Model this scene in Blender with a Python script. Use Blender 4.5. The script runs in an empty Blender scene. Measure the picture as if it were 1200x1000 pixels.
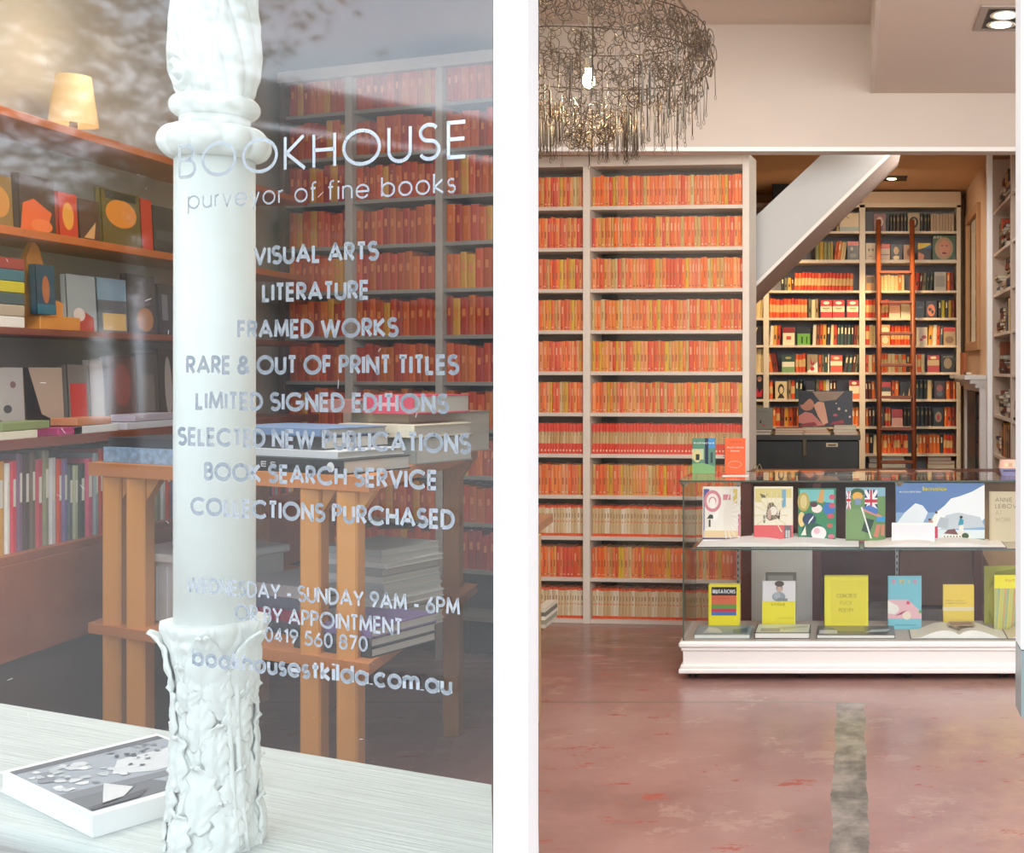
import bpy, bmesh, math, random
from mathutils import Vector, Matrix, noise
random.seed(7)
S = bpy.context.scene
COL = S.collection
F, VX, VY, CH = 1400.0, 1000.0, 432.0, 1.505      # focal length in px, vanishing point, eye height

# ------------------------------------------------------------------ camera, sky, exposure
cam_d = bpy.data.cameras.new('camera'); cam = bpy.data.objects.new('camera', cam_d); COL.objects.link(cam)
cam.location = (0, 0, CH); cam.rotation_euler = (math.pi/2, 0, 0)
cam_d.sensor_fit = 'HORIZONTAL'; cam_d.sensor_width = 36; cam_d.lens = 42.0
cam_d.shift_x = -(VX-600)/1200; cam_d.shift_y = -(500-VY)/1200
cam_d.clip_start = .05; cam_d.clip_end = 300
S.camera = cam
S.view_settings.view_transform = 'Standard'; S.view_settings.look = 'None'
S.view_settings.gamma = 1; S.view_settings.use_curve_mapping = False
S.view_settings.exposure = 0.0
W = bpy.data.worlds.new('overcast_sky'); S.world = W; W.use_nodes = True
nt = W.node_tree; nt.nodes.clear()
def N(t, ty, **k):
    n = t.nodes.new(ty)
    for a, b in k.items(): setattr(n, a, b)
    return n
o = N(nt, 'ShaderNodeOutputWorld'); bg = N(nt, 'ShaderNodeBackground'); tc = N(nt, 'ShaderNodeTexCoord')
mp = N(nt, 'ShaderNodeMapping'); mp.inputs['Scale'].default_value = (2, 2, 5)
nz = N(nt, 'ShaderNodeTexNoise'); nz.inputs['Scale'].default_value = 1.3; nz.inputs['Detail'].default_value = 5
cr = N(nt, 'ShaderNodeValToRGB')
cr.color_ramp.elements[0].position = .38; cr.color_ramp.elements[0].color = (.50, .60, .74, 1)
cr.color_ramp.elements[1].position = .62; cr.color_ramp.elements[1].color = (.96, .97, 1, 1)
nt.links.new(tc.outputs['Generated'], mp.inputs['Vector']); nt.links.new(mp.outputs[0], nz.inputs['Vector'])
nt.links.new(nz.outputs['Fac'], cr.inputs[0]); nt.links.new(cr.outputs[0], bg.inputs[0])
bg.inputs[1].default_value = 3.4; nt.links.new(bg.outputs[0], o.inputs[0])

def area(name, loc, rot, sx, sy, power, col=(1, 1, 1)):
    l = bpy.data.lights.new(name, 'AREA'); l.shape = 'RECTANGLE'; l.size = sx; l.size_y = sy; l.energy = power; l.color = col
    ob = bpy.data.objects.new(name, l); COL.objects.link(ob); ob.location = loc; ob.rotation_euler = rot; return ob
# unseen fill lamps added to brighten front shop, back room, aisle and window room
area('shop_fill_light', (.9, 3.1, 2.9), (math.radians(48), 0, 0), 1.8, 1.4, 105, (1, .97, .93))  # added lamp, tilted to brighten the cabinet interior
area('shop_fill_light_rear', (-.75, 5.2, 2.9), (math.radians(28), 0, 0), .6, .8, 16, (1, .95, .9))
area('window_room_fill', (-1.7, 3.6, 3.1), (math.radians(10), 0, 0), 1.6, 2.2, 80, (1, .95, .9))
area('back_room_fill', (.1, 8.7, 2.85), (math.radians(25), 0, 0), .5, .5, 14, (1, .78, .56))
area('aisle_fill', (.35, 7.5, 2.9), (0, math.radians(25), 0), .5, .9, 13, (1, .96, .92))  # added lamp to lift the dark side bookcase

# ------------------------------------------------------------------ helpers
def lin(h):
    h = h.lstrip('#'); c = [int(h[i:i+2], 16)/255 for i in (0, 2, 4)]
    return tuple(x/12.92 if x <= .04045 else ((x+.055)/1.055)**2.4 for x in c)+(1,)
_M = {}
def mat(hexc, rough=.6, metal=0, var=0.0, scale=8, emit=0, bump=0, spec=.5, stretch=None):
    key = (hexc, rough, metal, var, scale, emit, bump, spec, stretch)
    if key in _M: return _M[key]
    m = bpy.data.materials.new('paint_'+hexc.strip('#')); m.use_nodes = True
    t = m.node_tree; b = t.nodes['Principled BSDF']
    b.inputs['Base Color'].default_value = lin(hexc); b.inputs['Roughness'].default_value = rough
    b.inputs['Metallic'].default_value = metal; b.inputs['Specular IOR Level'].default_value = spec
    m.diffuse_color = lin(hexc)
    if emit:
        b.inputs['Emission Color'].default_value = lin(hexc); b.inputs['Emission Strength'].default_value = emit
    if var or bump:
        c = N(t, 'ShaderNodeTexCoord'); mpp = N(t, 'ShaderNodeMapping')
        mpp.inputs['Scale'].default_value = stretch or (1, 1, 1)
        n = N(t, 'ShaderNodeTexNoise'); n.inputs['Scale'].default_value = scale; n.inputs['Detail'].default_value = 6
        t.links.new(c.outputs['Object'], mpp.inputs[0]); t.links.new(mpp.outputs[0], n.inputs['Vector'])
        if var:
            h = N(t, 'ShaderNodeHueSaturation'); h.inputs['Color'].default_value = lin(hexc)
            mr = N(t, 'ShaderNodeMapRange'); mr.inputs[1].default_value = .3; mr.inputs[2].default_value = .7
            mr.inputs[3].default_value = 1-var; mr.inputs[4].default_value = 1+var
            t.links.new(n.outputs['Fac'], mr.inputs[0]); t.links.new(mr.outputs[0], h.inputs['Value']); t.links.new(h.outputs[0], b.inputs['Base Color'])
        if bump:
            bn = N(t, 'ShaderNodeBump'); bn.inputs['Strength'].default_value = bump; bn.inputs['Distance'].default_value = .01
            t.links.new(n.outputs['Fac'], bn.inputs['Height']); t.links.new(bn.outputs[0], b.inputs['Normal'])
    _M[key] = m; return m
def glass(name, tint='#f4fbf8', ior=1.5, boost=0.0, rough=0.0):
    m = bpy.data.materials.new(name); m.use_nodes = True; t = m.node_tree; t.nodes.clear()
    out = N(t, 'ShaderNodeOutputMaterial'); tr = N(t, 'ShaderNodeBsdfTransparent'); gl = N(t, 'ShaderNodeBsdfGlossy'); mx = N(t, 'ShaderNodeMixShader')
    lw = N(t, 'ShaderNodeLayerWeight'); pw = N(t, 'ShaderNodeMath', operation='POWER'); pw.inputs[1].default_value = 5; t.links.new(lw.outputs['Facing'], pw.inputs[0])
    f0 = ((ior-1)/(ior+1))**2+boost; ad = N(t, 'ShaderNodeMath', operation='MULTIPLY_ADD', use_clamp=True); ad.inputs[1].default_value = 1-f0; ad.inputs[2].default_value = f0
    tr.inputs[0].default_value = lin(tint); gl.inputs['Roughness'].default_value = rough; gl.inputs['Color'].default_value = (1, 1, 1, 1)
    t.links.new(pw.outputs[0], ad.inputs[0]); t.links.new(ad.outputs[0], mx.inputs[0]); t.links.new(tr.outputs[0], mx.inputs[1]); t.links.new(gl.outputs[0], mx.inputs[2]); t.links.new(mx.outputs[0], out.inputs[0])
    return m
def P(px, py, Y): return Vector(((px-VX)*Y/F, Y, CH-(py-VY)*Y/F))
def PX(px, Y): return (px-VX)*Y/F
def PZ(py, Y): return CH-(py-VY)*Y/F

class MB:
    """collects polygons; build() links them as one mesh object"""
    def __init__(s): s.v = []; s.f = []; s.m = []; s.mats = []; s.smooth = []
    def mi(s, m):
        if m not in s.mats: s.mats.append(m)
        return s.mats.index(m)
    def face(s, pts, m, smooth=False):
        b = len(s.v); s.v += [tuple(p) for p in pts]; s.f.append(tuple(range(b, b+len(pts)))); s.m.append(s.mi(m)); s.smooth.append(smooth)
    def box(s, x0, x1, y0, y1, z0, z1, m, bev=0.0):
        if x1 < x0: x0, x1 = x1, x0
        if y1 < y0: y0, y1 = y1, y0
        if z1 < z0: z0, z1 = z1, z0
        b = len(s.v); k = s.mi(m)
        if not bev:
            s.v += [(x, y, z) for z in (z0, z1) for y in (y0, y1) for x in (x0, x1)]
            for q in ((0, 2, 3, 1), (4, 5, 7, 6), (0, 1, 5, 4), (2, 6, 7, 3), (0, 4, 6, 2), (1, 3, 7, 5)):
                s.f.append(tuple(b+i for i in q)); s.m.append(k); s.smooth.append(False)
            return
        c = min(bev, (x1-x0)/2.01, (y1-y0)/2.01, (z1-z0)/2.01); idx = {}
        for sx in (0, 1):
            for sy in (0, 1):
                for sz in (0, 1):
                    X = (x0, x1)[sx]; Y = (y0, y1)[sy]; Z = (z0, z1)[sz]; dx = c*(1-2*sx); dy = c*(1-2*sy); dz = c*(1-2*sz)
                    for a, p in (('x', (X, Y+dy, Z+dz)), ('y', (X+dx, Y, Z+dz)), ('z', (X+dx, Y+dy, Z))):
                        idx[(sx, sy, sz, a)] = len(s.v); s.v.append(p)
        cen = Vector(((x0+x1)/2, (y0+y1)/2, (z0+z1)/2))
        def add(ids):
            p = [Vector(s.v[i]) for i in ids]; n = (p[1]-p[0]).cross(p[2]-p[1]); mid = sum(p, Vector())/len(p)
            if n.dot(mid-cen) < 0: ids = ids[::-1]
            s.f.append(tuple(ids)); s.m.append(k); s.smooth.append(False)
        for q in (0, 1):
            add([idx[(q, a, b2, 'x')] for a, b2 in ((0, 0), (1, 0), (1, 1), (0, 1))])
            add([idx[(a, q, b2, 'y')] for a, b2 in ((0, 0), (1, 0), (1, 1), (0, 1))])
            add([idx[(a, b2, q, 'z')] for a, b2 in ((0, 0), (1, 0), (1, 1), (0, 1))])
        for a in (0, 1):
            for b2 in (0, 1):
                add([idx[(0, a, b2, 'y')], idx[(1, a, b2, 'y')], idx[(1, a, b2, 'z')], idx[(0, a, b2, 'z')]])
                add([idx[(a, 0, b2, 'x')], idx[(a, 1, b2, 'x')], idx[(a, 1, b2, 'z')], idx[(a, 0, b2, 'z')]])
                add([idx[(a, b2, 0, 'x')], idx[(a, b2, 1, 'x')], idx[(a, b2, 1, 'y')], idx[(a, b2, 0, 'y')]])
        for a in (0, 1):
            for b2 in (0, 1):
                for c2 in (0, 1): add([idx[(a, b2, c2, q)] for q in 'xyz'])
    def prism(s, poly, dirv, m):
        """extrude a 3D polygon along dirv"""
        a = [Vector(p) for p in poly]; d = Vector(dirv); b = [p+d for p in a]; n = len(a)
        s.face(a, m); s.face(b[::-1], m)
        for i in range(n): s.face([a[i], b[i], b[(i+1) % n], a[(i+1) % n]], m)
    def tube(s, pts, r, m, seg=6, closed=False, smooth=True):
        pts = [Vector(p) for p in pts]; n = len(pts); rs = r if isinstance(r, (list, tuple)) else [r]*n; base = len(s.v); k = s.mi(m); u = None
        for i, p in enumerate(pts):
            t = (pts[(i+1) % n]-pts[i-1]) if closed else (pts[min(i+1, n-1)]-pts[max(i-1, 0)])
            t.normalize()
            if u is None: u = t.orthogonal().normalized()
            u = (u-t*u.dot(t)); u = u.normalized() if u.length > 1e-6 else t.orthogonal().normalized()
            w = t.cross(u)
            for j in range(seg):
                a = 2*math.pi*j/seg; s.v.append(tuple(p+(u*math.cos(a)+w*math.sin(a))*rs[i]))
        for i in range(n if closed else n-1):
            i2 = (i+1) % n
            for j in range(seg):
                s.f.append((base+i*seg+j, base+i*seg+(j+1) % seg, base+i2*seg+(j+1) % seg, base+i2*seg+j)); s.m.append(k); s.smooth.append(smooth)
        if not closed:
            s.f.append(tuple(base+j for j in range(seg))[::-1]); s.m.append(k); s.smooth.append(False)
            s.f.append(tuple(base+(n-1)*seg+j for j in range(seg))); s.m.append(k); s.smooth.append(False)
    def lathe(s, prof, m, seg=32, c=(0, 0), fn=None, caps=True):
        """prof = [(z, r)]; fn(theta, z, r) may reshape the radius"""
        base = len(s.v); k = s.mi(m)
        for z, r in prof:
            for j in range(seg):
                a = 2*math.pi*j/seg; rr = fn(a, z, r) if fn else r
                s.v.append((c[0]+rr*math.cos(a), c[1]+rr*math.sin(a), z))
        for i in range(len(prof)-1):
            for j in range(seg):
                s.f.append((base+i*seg+j, base+i*seg+(j+1) % seg, base+(i+1)*seg+(j+1) % seg, base+(i+1)*seg+j)); s.m.append(k); s.smooth.append(True)
        if caps:
            s.f.append(tuple(base+j for j in range(seg))[::-1]); s.m.append(k); s.smooth.append(False)
            e = base+(len(prof)-1)*seg; s.f.append(tuple(e+j for j in range(seg))); s.m.append(k); s.smooth.append(False)
    def mesh(s, name):
        me = bpy.data.meshes.new(name); me.from_pydata(s.v, [], s.f)
        for m in s.mats: me.materials.append(m)
        me.polygons.foreach_set('material_index', s.m); me.polygons.foreach_set('use_smooth', s.smooth); me.update(); return me
    def build(s, name, parent=None, **k):
        ob = bpy.data.objects.new(name, s.mesh(name)); COL.objects.link(ob)
        if parent: ob.parent = parent
        return tag(ob, **k)
def tag(ob, label=None, cat=None, group=None, kind=None):
    if label: ob['label'] = label
    if cat: ob['category'] = cat
    if group: ob['group'] = group
    if kind: ob['kind'] = kind
    return ob
def empty(name, loc=(0, 0, 0), rz=0, **k):
    ob = bpy.data.objects.new(name, None); COL.objects.link(ob); ob.location = loc; ob.rotation_euler = (0, 0, rz); ob.empty_display_size = .1
    return tag(ob, **k)
def link_copy(ob, parent=None):
    c = ob.copy(); COL.objects.link(c)
    if parent: c.parent = parent
    for ch in list(ob.children): link_copy(ch, c)
    return c
def bevel(ob, w=.004, seg=2):
    md = ob.modifiers.new('bevel', 'BEVEL'); md.width = w; md.segments = seg; md.limit_method = 'ANGLE'; return ob

# ------------------------------------------------------------------ stroke font (circles and bars)
def arc(cx, cy, rx, ry, a0, a1, n=None):
    n = n or max(4, int(abs(a1-a0)/14)); return [(cx+rx*math.cos(math.radians(a0+(a1-a0)*i/n)), cy+ry*math.sin(math.radians(a0+(a1-a0)*i/n))) for i in range(n+1)]
X_ = .68; XR = X_/2
G = {
 ' ': (.32, []), '-': (.32, [[(0, .36), (.32, .36)]]), '.': (.0, [[(0, 0), (0, .06)]]), ':': (0, [[(0, 0), (0, .06)], [(0, .5), (0, .56)]]), "'": (0, [[(0, .8), (0, 1)]]),
 'A': (.8, [[(0, 0), (.4, 1), (.8, 0)], [(.13, .32), (.67, .32)]]),
 'B': (.48, [[(.24, .54), (0, .54)], [(0, 0), (0, 1), (.22, 1)]+arc(.22, .77, .22, .23, 90, -90)+[(.22, .54)]+arc(.24, .27, .25, .27, 90, -90)+[(0, 0)]]),
 'C': (.88, [arc(.5, .5, .5, .5, 42, 318)]),
 'D': (.66, [[(0, 0), (0, 1), (.2, 1)]+arc(.2, .5, .46, .5, 90, -90)+[(0, 0)]]),
 'E': (.44, [[(.44, 1), (0, 1), (0, 0), (.44, 0)], [(0, .52), (.42, .52)]]),
 'F': (.42, [[(.42, 1), (0, 1), (0, 0)], [(0, .52), (.4, .52)]]),
 'G': (.98, [arc(.5, .5, .5, .5, 42, 355)+[(.98, .46), (.55, .46)]]),
 'H': (.6, [[(0, 0), (0, 1)], [(.6, 0), (.6, 1)], [(0, .52), (.6, .52)]]),
 'I': (0, [[(0, 0), (0, 1)]]), 'J': (.4, [[(.4, 1), (.4, .2)]+arc(.2, .2, .2, .2, 0, -180)]),
 'K': (.58, [[(0, 0), (0, 1)], [(.54, 1), (.04, .5), (.58, 0)]]),
 'L': (.38, [[(0, 1), (0, 0), (.38, 0)]]),
 'M': (.82, [[(0, 0), (.08, 1), (.41, .15), (.74, 1), (.82, 0)]]),
 'N': (.64, [[(0, 0), (0, 1), (.64, 0), (.64, 1)]]),
 'O': (1.0, [arc(.5, .5, .5, .5, 0, 360, 36)]),
 'P': (.48, [[(0, 0), (0, 1), (.22, 1)]+arc(.22, .74, .26, .26, 90, -90)+[(0, .48)]]),
 'R': (.5, [[(0, 0), (0, 1), (.22, 1)]+arc(.22, .74, .26, .26, 90, -90)+[(0, .48)], [(.2, .48), (.5, 0)]]),
 'S': (.5, [arc(.25, .765, .235, .235, 35, 250)+arc(.25, .27, .26, .27, 70, -150)]),
 'T': (.46, [[(0, 1), (.46, 1)], [(.23, 0), (.23, 1)]]),
 'U': (.58, [[(0, 1), (0, .3)]+arc(.29, .29, .29, .29, 180, 360)+[(.58, 1)]]),
 'V': (.7, [[(0, 1), (.35, 0), (.7, 1)]]), 'W': (1.1, [[(0, 1), (.28, 0), (.55, .95), (.82, 0), (1.1, 1)]]),
 'X': (.66, [[(0, 0), (.62, 1)], [(.04, 1), (.66, 0)]]), 'Y': (.66, [[(0, 1), (.33, .45), (.66, 1)], [(.33, .45), (.33, 0)]]),
 'Z': (.5, [[(.02, 1), (.5, 1), (0, 0), (.5, 0)]]),
 '&': (.72, [[(.72, 0), (.16, .66)]+arc(.33, .79, .2, .2, 215, -50)+[(.2, .5)]+arc(.27, .26, .27, .26, 110, 300)+[(.68, .42)]]),
 '0': (.52, [arc(.26, .5, .26, .5, 0, 360, 28)]), '1': (.2, [[(0, .82), (.18, 1), (.18, 0)]]),
 '4': (.54, [[(.54, .25), (0, .25), (.38, 1), (.38, 0)]]),
 '5': (.5, [[(.46, 1), (.12, 1), (.05, .56)]+arc(.23, .32, .27, .3, 120, -150)]),
 '6': (.52, [arc(.26, .27, .26, .27, 0, 360, 24), [(.03, .4), (.36, 1)]]),
 '7': (.5, [[(0, 1), (.5, 1), (.14, 0)]]),
 '8': (.5, [arc(.25, .76, .21, .23, 0, 360, 20), arc(.25, .27, .25, .27, 0, 360, 20)]),
 '9': (.52, [arc(.26, .73, .26, .27, 0, 360, 24), [(.49, .6), (.16, 0)]]),
 'a': (X_, [arc(XR, XR, XR, XR, 0, 360, 28), [(X_, 0), (X_, X_)]]), 'b': (X_, [arc(XR, XR, XR, XR, 0, 360, 28), [(0, 0), (0, 1)]]),
 'c': (.6, [arc(XR, XR, XR, XR, 45, 315)]), 'd': (X_, [arc(XR, XR, XR, XR, 0, 360, 28), [(X_, 0), (X_, 1)]]),
 'e': (X_, [[(0, XR), (X_, XR)]+arc(XR, XR, XR, XR, 0, 325)]),
 'f': (.28, [[(.08, 0), (.08, .85)]+arc(.22, .85, .14, .15, 180, 90)+[(.28, 1)], [(-.03, X_), (.24, X_)]]),
 'h': (.5, [[(0, 0), (0, 1)], [(0, .42)]+arc(.25, .43, .25, .25, 180, 0)+[(.5, 0)]]),
 'i': (0, [[(0, 0), (0, X_)], [(0, .9), (0, 1)]]), 'k': (.48, [[(0, 0), (0, 1)], [(.44, X_), (.03, .32), (.48, 0)]]),
 'l': (0, [[(0, 0), (0, 1)]]), 'm': (.84, [[(0, 0), (0, X_)], [(0, .45)]+arc(.21, .47, .21, .21, 180, 0)+[(.42, 0)], [(.42, .45)]+arc(.63, .47, .21, .21, 180, 0)+[(.84, 0)]]),
 'n': (.5, [[(0, 0), (0, X_)], [(0, .42)]+arc(.25, .43, .25, .25, 180, 0)+[(.5, 0)]]), 'o': (X_, [arc(XR, XR, XR, XR, 0, 360, 28)]),
 'p': (X_, [arc(XR, XR, XR, XR, 0, 360, 28), [(0, -.3), (0, X_)]]), 'r': (.22, [[(0, 0), (0, X_)], [(0, .45)]+arc(.22, .45, .22, .22, 180, 90)]),
 's': (.36, [arc(.18, .51, .165, .17, 40, 250)+arc(.18, .18, .18, .18, 70, -150)]),
 't': (.36, [[(.18, 0), (.18, .95)], [(-.02, X_), (.38, X_)]]), 'u': (.5, [[(0, X_), (0, .25)]+arc(.25, .25, .25, .25, 180, 360)+[(.5, X_)], [(.5, X_), (.5, 0)]]),
 'v': (.5, [[(0, X_), (.25, 0), (.5, X_)]]), 'y': (.5, [[(0, X_), (.25, .02)], [(.5, X_), (.14, -.3)]]),
}
def text_polys(txt, w, h, th, track=.22):
    """flat polygons of a text: w wide, cap height h, stroke th (all in metres), origin at the left end of the baseline"""
    t = th/h; pen = 0; strokes = []
    for ch in txt:
        adv, pls = G.get(ch, G['O'] if ch.isalpha() else G[' '])
        for pl in pls: strokes.append([(pen+x, y) for x, y in pl])
        pen += adv+track+(t if ch != ' ' else 0)
    tot = pen-track-t if txt else 1
    sx = (w-th)/max(tot, .1); out = []
    for pl in strokes:
        q = [(th/2+x*sx, th/2+y*(h-th)) for x, y in pl]; n = len(q)
        for i in range(n-1):
            (x0, y0), (x1, y1) = q[i], q[i+1]; dx, dy = x1-x0, y1-y0; L = math.hypot(dx, dy)
            if L < 1e-7: continue
            dx /= L; dy /= L; e0 = th*.5 if i == 0 and n > 2 and q[0] == q[-1] else 0; e = th*.18 if n > 6 else (th*.38 if n > 2 else 0)
            a = (x0-dx*(e if i else 0), y0-dy*(e if i else 0)); b = (x1+dx*(e if i < n-2 else 0), y1+dy*(e if i < n-2 else 0)); ox, oy = -dy*th/2, dx*th/2
            out.append([(a[0]+ox, a[1]+oy), (a[0]-ox, a[1]-oy), (b[0]-ox, b[1]-oy), (b[0]+ox, b[1]+oy)])
    return out

# ------------------------------------------------------------------ base materials
WHITE = mat('#f4f4f2', .45, var=.02, scale=5)
WALL = mat('#d3c9bf', .8, var=.02, scale=2)
CEIL = mat('#d2c3b6', .85, var=.025, scale=1.2)
SHELFW = mat('#e2d9cc', .5, var=.04, scale=6)
GREYBACK = mat('#8f9290', .8)
ORANGEWOOD = mat('#b8763c', .5, var=.14, scale=6, stretch=(1, 1, .12))
REDWOOD = mat('#93532f', .5, var=.18, scale=5, stretch=(.15, 1, 1))
MAHOG = mat('#5c2e28', .35, var=.12, scale=5, stretch=(1, 1, .2))
PAGE = mat('#e9dfc8', .8, var=.06, scale=60, stretch=(1, 1, 12))
PAGEW = mat('#f2f0ea', .7)
BLACK = mat('#1c1c1e', .4)
def st(name, mb): return mb.build(name, kind='structure')

# ------------------------------------------------------------------ floor
def floor_material():
    m = bpy.data.materials.new('polished_red_concrete'); m.use_nodes = True; t = m.node_tree; b = t.nodes['Principled BSDF']; L = t.links.new
    g = N(t, 'ShaderNodeNewGeometry'); sep = N(t, 'ShaderNodeSeparateXYZ'); L(g.outputs['Position'], sep.inputs[0])
    def noi(sc, det, st=(1, 1, 1), rough=.6):
        mpn = N(t, 'ShaderNodeMapping'); mpn.inputs['Scale'].default_value = st; n = N(t, 'ShaderNodeTexNoise'); n.inputs['Scale'].default_value = sc; n.inputs['Detail'].default_value = det; n.inputs['Roughness'].default_value = rough
        L(g.outputs['Position'], mpn.inputs[0]); L(mpn.outputs[0], n.inputs['Vector']); return n.outputs['Fac']
    def ramp(src, stops):
        r = N(t, 'ShaderNodeValToRGB'); e = r.color_ramp.elements
        e[0].position, e[0].color = stops[0][0], stops[0][1]; e[1].position, e[1].color = stops[1][0], stops[1][1]
        for p, c in stops[2:]: q = e.new(p); q.color = c
        L(src, r.inputs[0]); return r.outputs[0]
    def mix(f, a, c2):
        mx = N(t, 'ShaderNodeMix', data_type='RGBA'); L(f, mx.inputs[0])
        for s_, i in ((a, 6), (c2, 7)):
            if isinstance(s_, tuple): mx.inputs[i].default_value = s_
            else: L(s_, mx.inputs[i])
        return mx.outputs[2]
    base = ramp(noi(1.1, 8), [(.30, lin('#8b6b66')), (.5, lin('#a27f7a')), (.62, lin('#ab8a84')), (.75, lin('#a9928a'))])
    bw = (0, 0, 0, 1), (1, 1, 1, 1)
    patch = ramp(noi(2.6, 12, (1, 1.3, 1), .78), [(.56, bw[0]), (.60, bw[1])])
    pf = N(t, 'ShaderNodeMath', operation='MULTIPLY'); L(patch, pf.inputs[0]); pf.inputs[1].default_value = .5
    col = mix(pf.outputs[0], base, lin('#b59a90'))
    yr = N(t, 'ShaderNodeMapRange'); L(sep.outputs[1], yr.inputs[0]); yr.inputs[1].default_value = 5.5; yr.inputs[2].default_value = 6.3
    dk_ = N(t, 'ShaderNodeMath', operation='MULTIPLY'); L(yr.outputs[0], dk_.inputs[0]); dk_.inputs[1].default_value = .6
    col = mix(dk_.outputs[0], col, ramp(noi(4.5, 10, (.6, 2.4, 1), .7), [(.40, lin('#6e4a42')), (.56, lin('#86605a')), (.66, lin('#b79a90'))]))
    xr_ = N(t, 'ShaderNodeMapRange'); L(sep.outputs[0], xr_.inputs[0]); xr_.inputs[1].default_value = .15; xr_.inputs[2].default_value = .5
    or_ = N(t, 'ShaderNodeMath', operation='MULTIPLY'); L(xr_.outputs[0], or_.inputs[0]); L(ramp(noi(1.7, 8, (1, 1, 1), .7), [(.46, bw[0]), (.6, bw[1])]), or_.inputs[1])
    col = mix(or_.outputs[0], col, lin('#b0917f'))
    red = ramp(noi(3.3, 12, (1, 2.2, 1), .75), [(.60, bw[0]), (.62, bw[1])])
    col = mix(red, col, lin('#a55f54'))
    fleck = ramp(noi(38, 6, (1, 2, 1), .8), [(.66, bw[0]), (.69, bw[1])])
    fm = N(t, 'ShaderNodeMath', operation='MULTIPLY'); L(fleck, fm.inputs[0]); fm.inputs[1].default_value = .55
    col = mix(fm.outputs[0], col, lin('#c9a48f'))
    # the old cement-filled trench running towards the cabinet, and the cut line across the room
    wob = N(t, 'ShaderNodeMath', operation='MULTIPLY_ADD'); L(noi(5, 8), wob.inputs[0]); wob.inputs[1].default_value = .045; wob.inputs[2].default_value = -.0225
    xx = N(t, 'ShaderNodeMath', operation='ADD'); L(sep.outputs[0], xx.inputs[0]); L(wob.outputs[0], xx.inputs[1])
    ab = N(t, 'ShaderNodeMath', operation='ABSOLUTE'); xc = N(t, 'ShaderNodeMath', operation='ADD'); xc.inputs[1].default_value = .012; L(xx.outputs[0], xc.inputs[0]); L(xc.outputs[0], ab.inputs[0])
    w1 = N(t, 'ShaderNodeMath', operation='LESS_THAN'); L(ab.outputs[0], w1.inputs[0]); w1.inputs[1].default_value = .062
    w2 = N(t, 'ShaderNodeMath', operation='LESS_THAN'); L(sep.outputs[1], w2.inputs[0]); w2.inputs[1].default_value = 5.38
    tr = N(t, 'ShaderNodeMath', operation='MULTIPLY'); L(w1.outputs[0], tr.inputs[0]); L(w2.outputs[0], tr.inputs[1])
    cem = ramp(noi(9, 8, (1, .8, 1)), [(.4, lin('#6a6560')), (.62, lin('#9b928c'))])
    col = mix(tr.outputs[0], col, cem)
    s1 = N(t, 'ShaderNodeMath', operation='COMPARE'); L(sep.outputs[1], s1.inputs[0]); s1.inputs[1].default_value = 5.385; s1.inputs[2].default_value = .012
    s2 = N(t, 'ShaderNodeMath', operation='LESS_THAN'); L(sep.outputs[0], s2.inputs[0]); s2.inputs[1].default_value = -.05
    sm = N(t, 'ShaderNodeMath', operation='MULTIPLY'); L(s1.outputs[0], sm.inputs[0]); L(s2.outputs[0], sm.inputs[1])
    col = mix(sm.outputs[0], col, lin('#8a7a72'))
    L(col, b.inputs['Base Color'])
    rr = N(t, 'ShaderNodeMapRange'); L(noi(2.5, 6), rr.inputs[0]); rr.inputs[3].default_value = .10; rr.inputs[4].default_value = .34; L(rr.outputs[0], b.inputs['Roughness'])
    b.inputs['Specular IOR Level'].default_value = .6
    bp = N(t, 'ShaderNodeBump'); bp.inputs['Strength'].default_value = .12; bp.inputs['Distance'].default_value = .01; L(noi(12, 8), bp.inputs['Height']); L(bp.outputs[0], b.inputs['Normal'])
    return m
FLOOR = floor_material()
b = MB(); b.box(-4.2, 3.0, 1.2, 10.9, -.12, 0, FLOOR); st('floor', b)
b = MB(); b.box(-40, 40, -45, 1.2, -.2, -.02, mat('#8f8c88', .9, var=.1, scale=1)); st('street_ground', b)

# ------------------------------------------------------------------ room shell
YB = 6.75
ZL, ZR = 3.45, 3.06
# partition and white post between window room and shop (runs away from the viewer)
XP = lambda Y: PX(598, Y)
b = MB()
p0 = Vector((XP(1.5), 1.5, 0)); p1 = Vector((XP(7.0)+.0, 7.0, 0)); d = (p1-p0).normalized(); nn = Vector((-d.y, d.x, 0))*.014
b.prism([p0-nn, p0+nn, p1+nn, p1-nn], (0, 0, 3.5), WALL); st('wall_partition', b)
yy = 1.45
b = MB(); b.box(PX(578, yy), PX(618.3, yy), yy, yy+.05, 0, 3.5, WHITE, .001); st('trim_1', b)
# open door leaf edge beside the post (leaning slightly out of plumb)
b = MB()
b.prism([P(617, 455, 1.50), P(618.5, 455, 1.50), P(628.5, 1010, 1.50), P(612, 1010, 1.5)], (0, .012, 0), WHITE)
b.build('door_1', kind='structure')
# right-hand door frame: white bar with glass edge below
b = MB(); b.box(PX(1196.6, yy), PX(1300, yy), yy, yy+.05, PZ(762, yy), 3.2, WHITE, .001)
b.box(PX(1196.6, yy), PX(1300, yy), yy, yy+.05, PZ(841, yy), PZ(763, yy), mat('#84908e', .2)); st('door_2', b)
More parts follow.
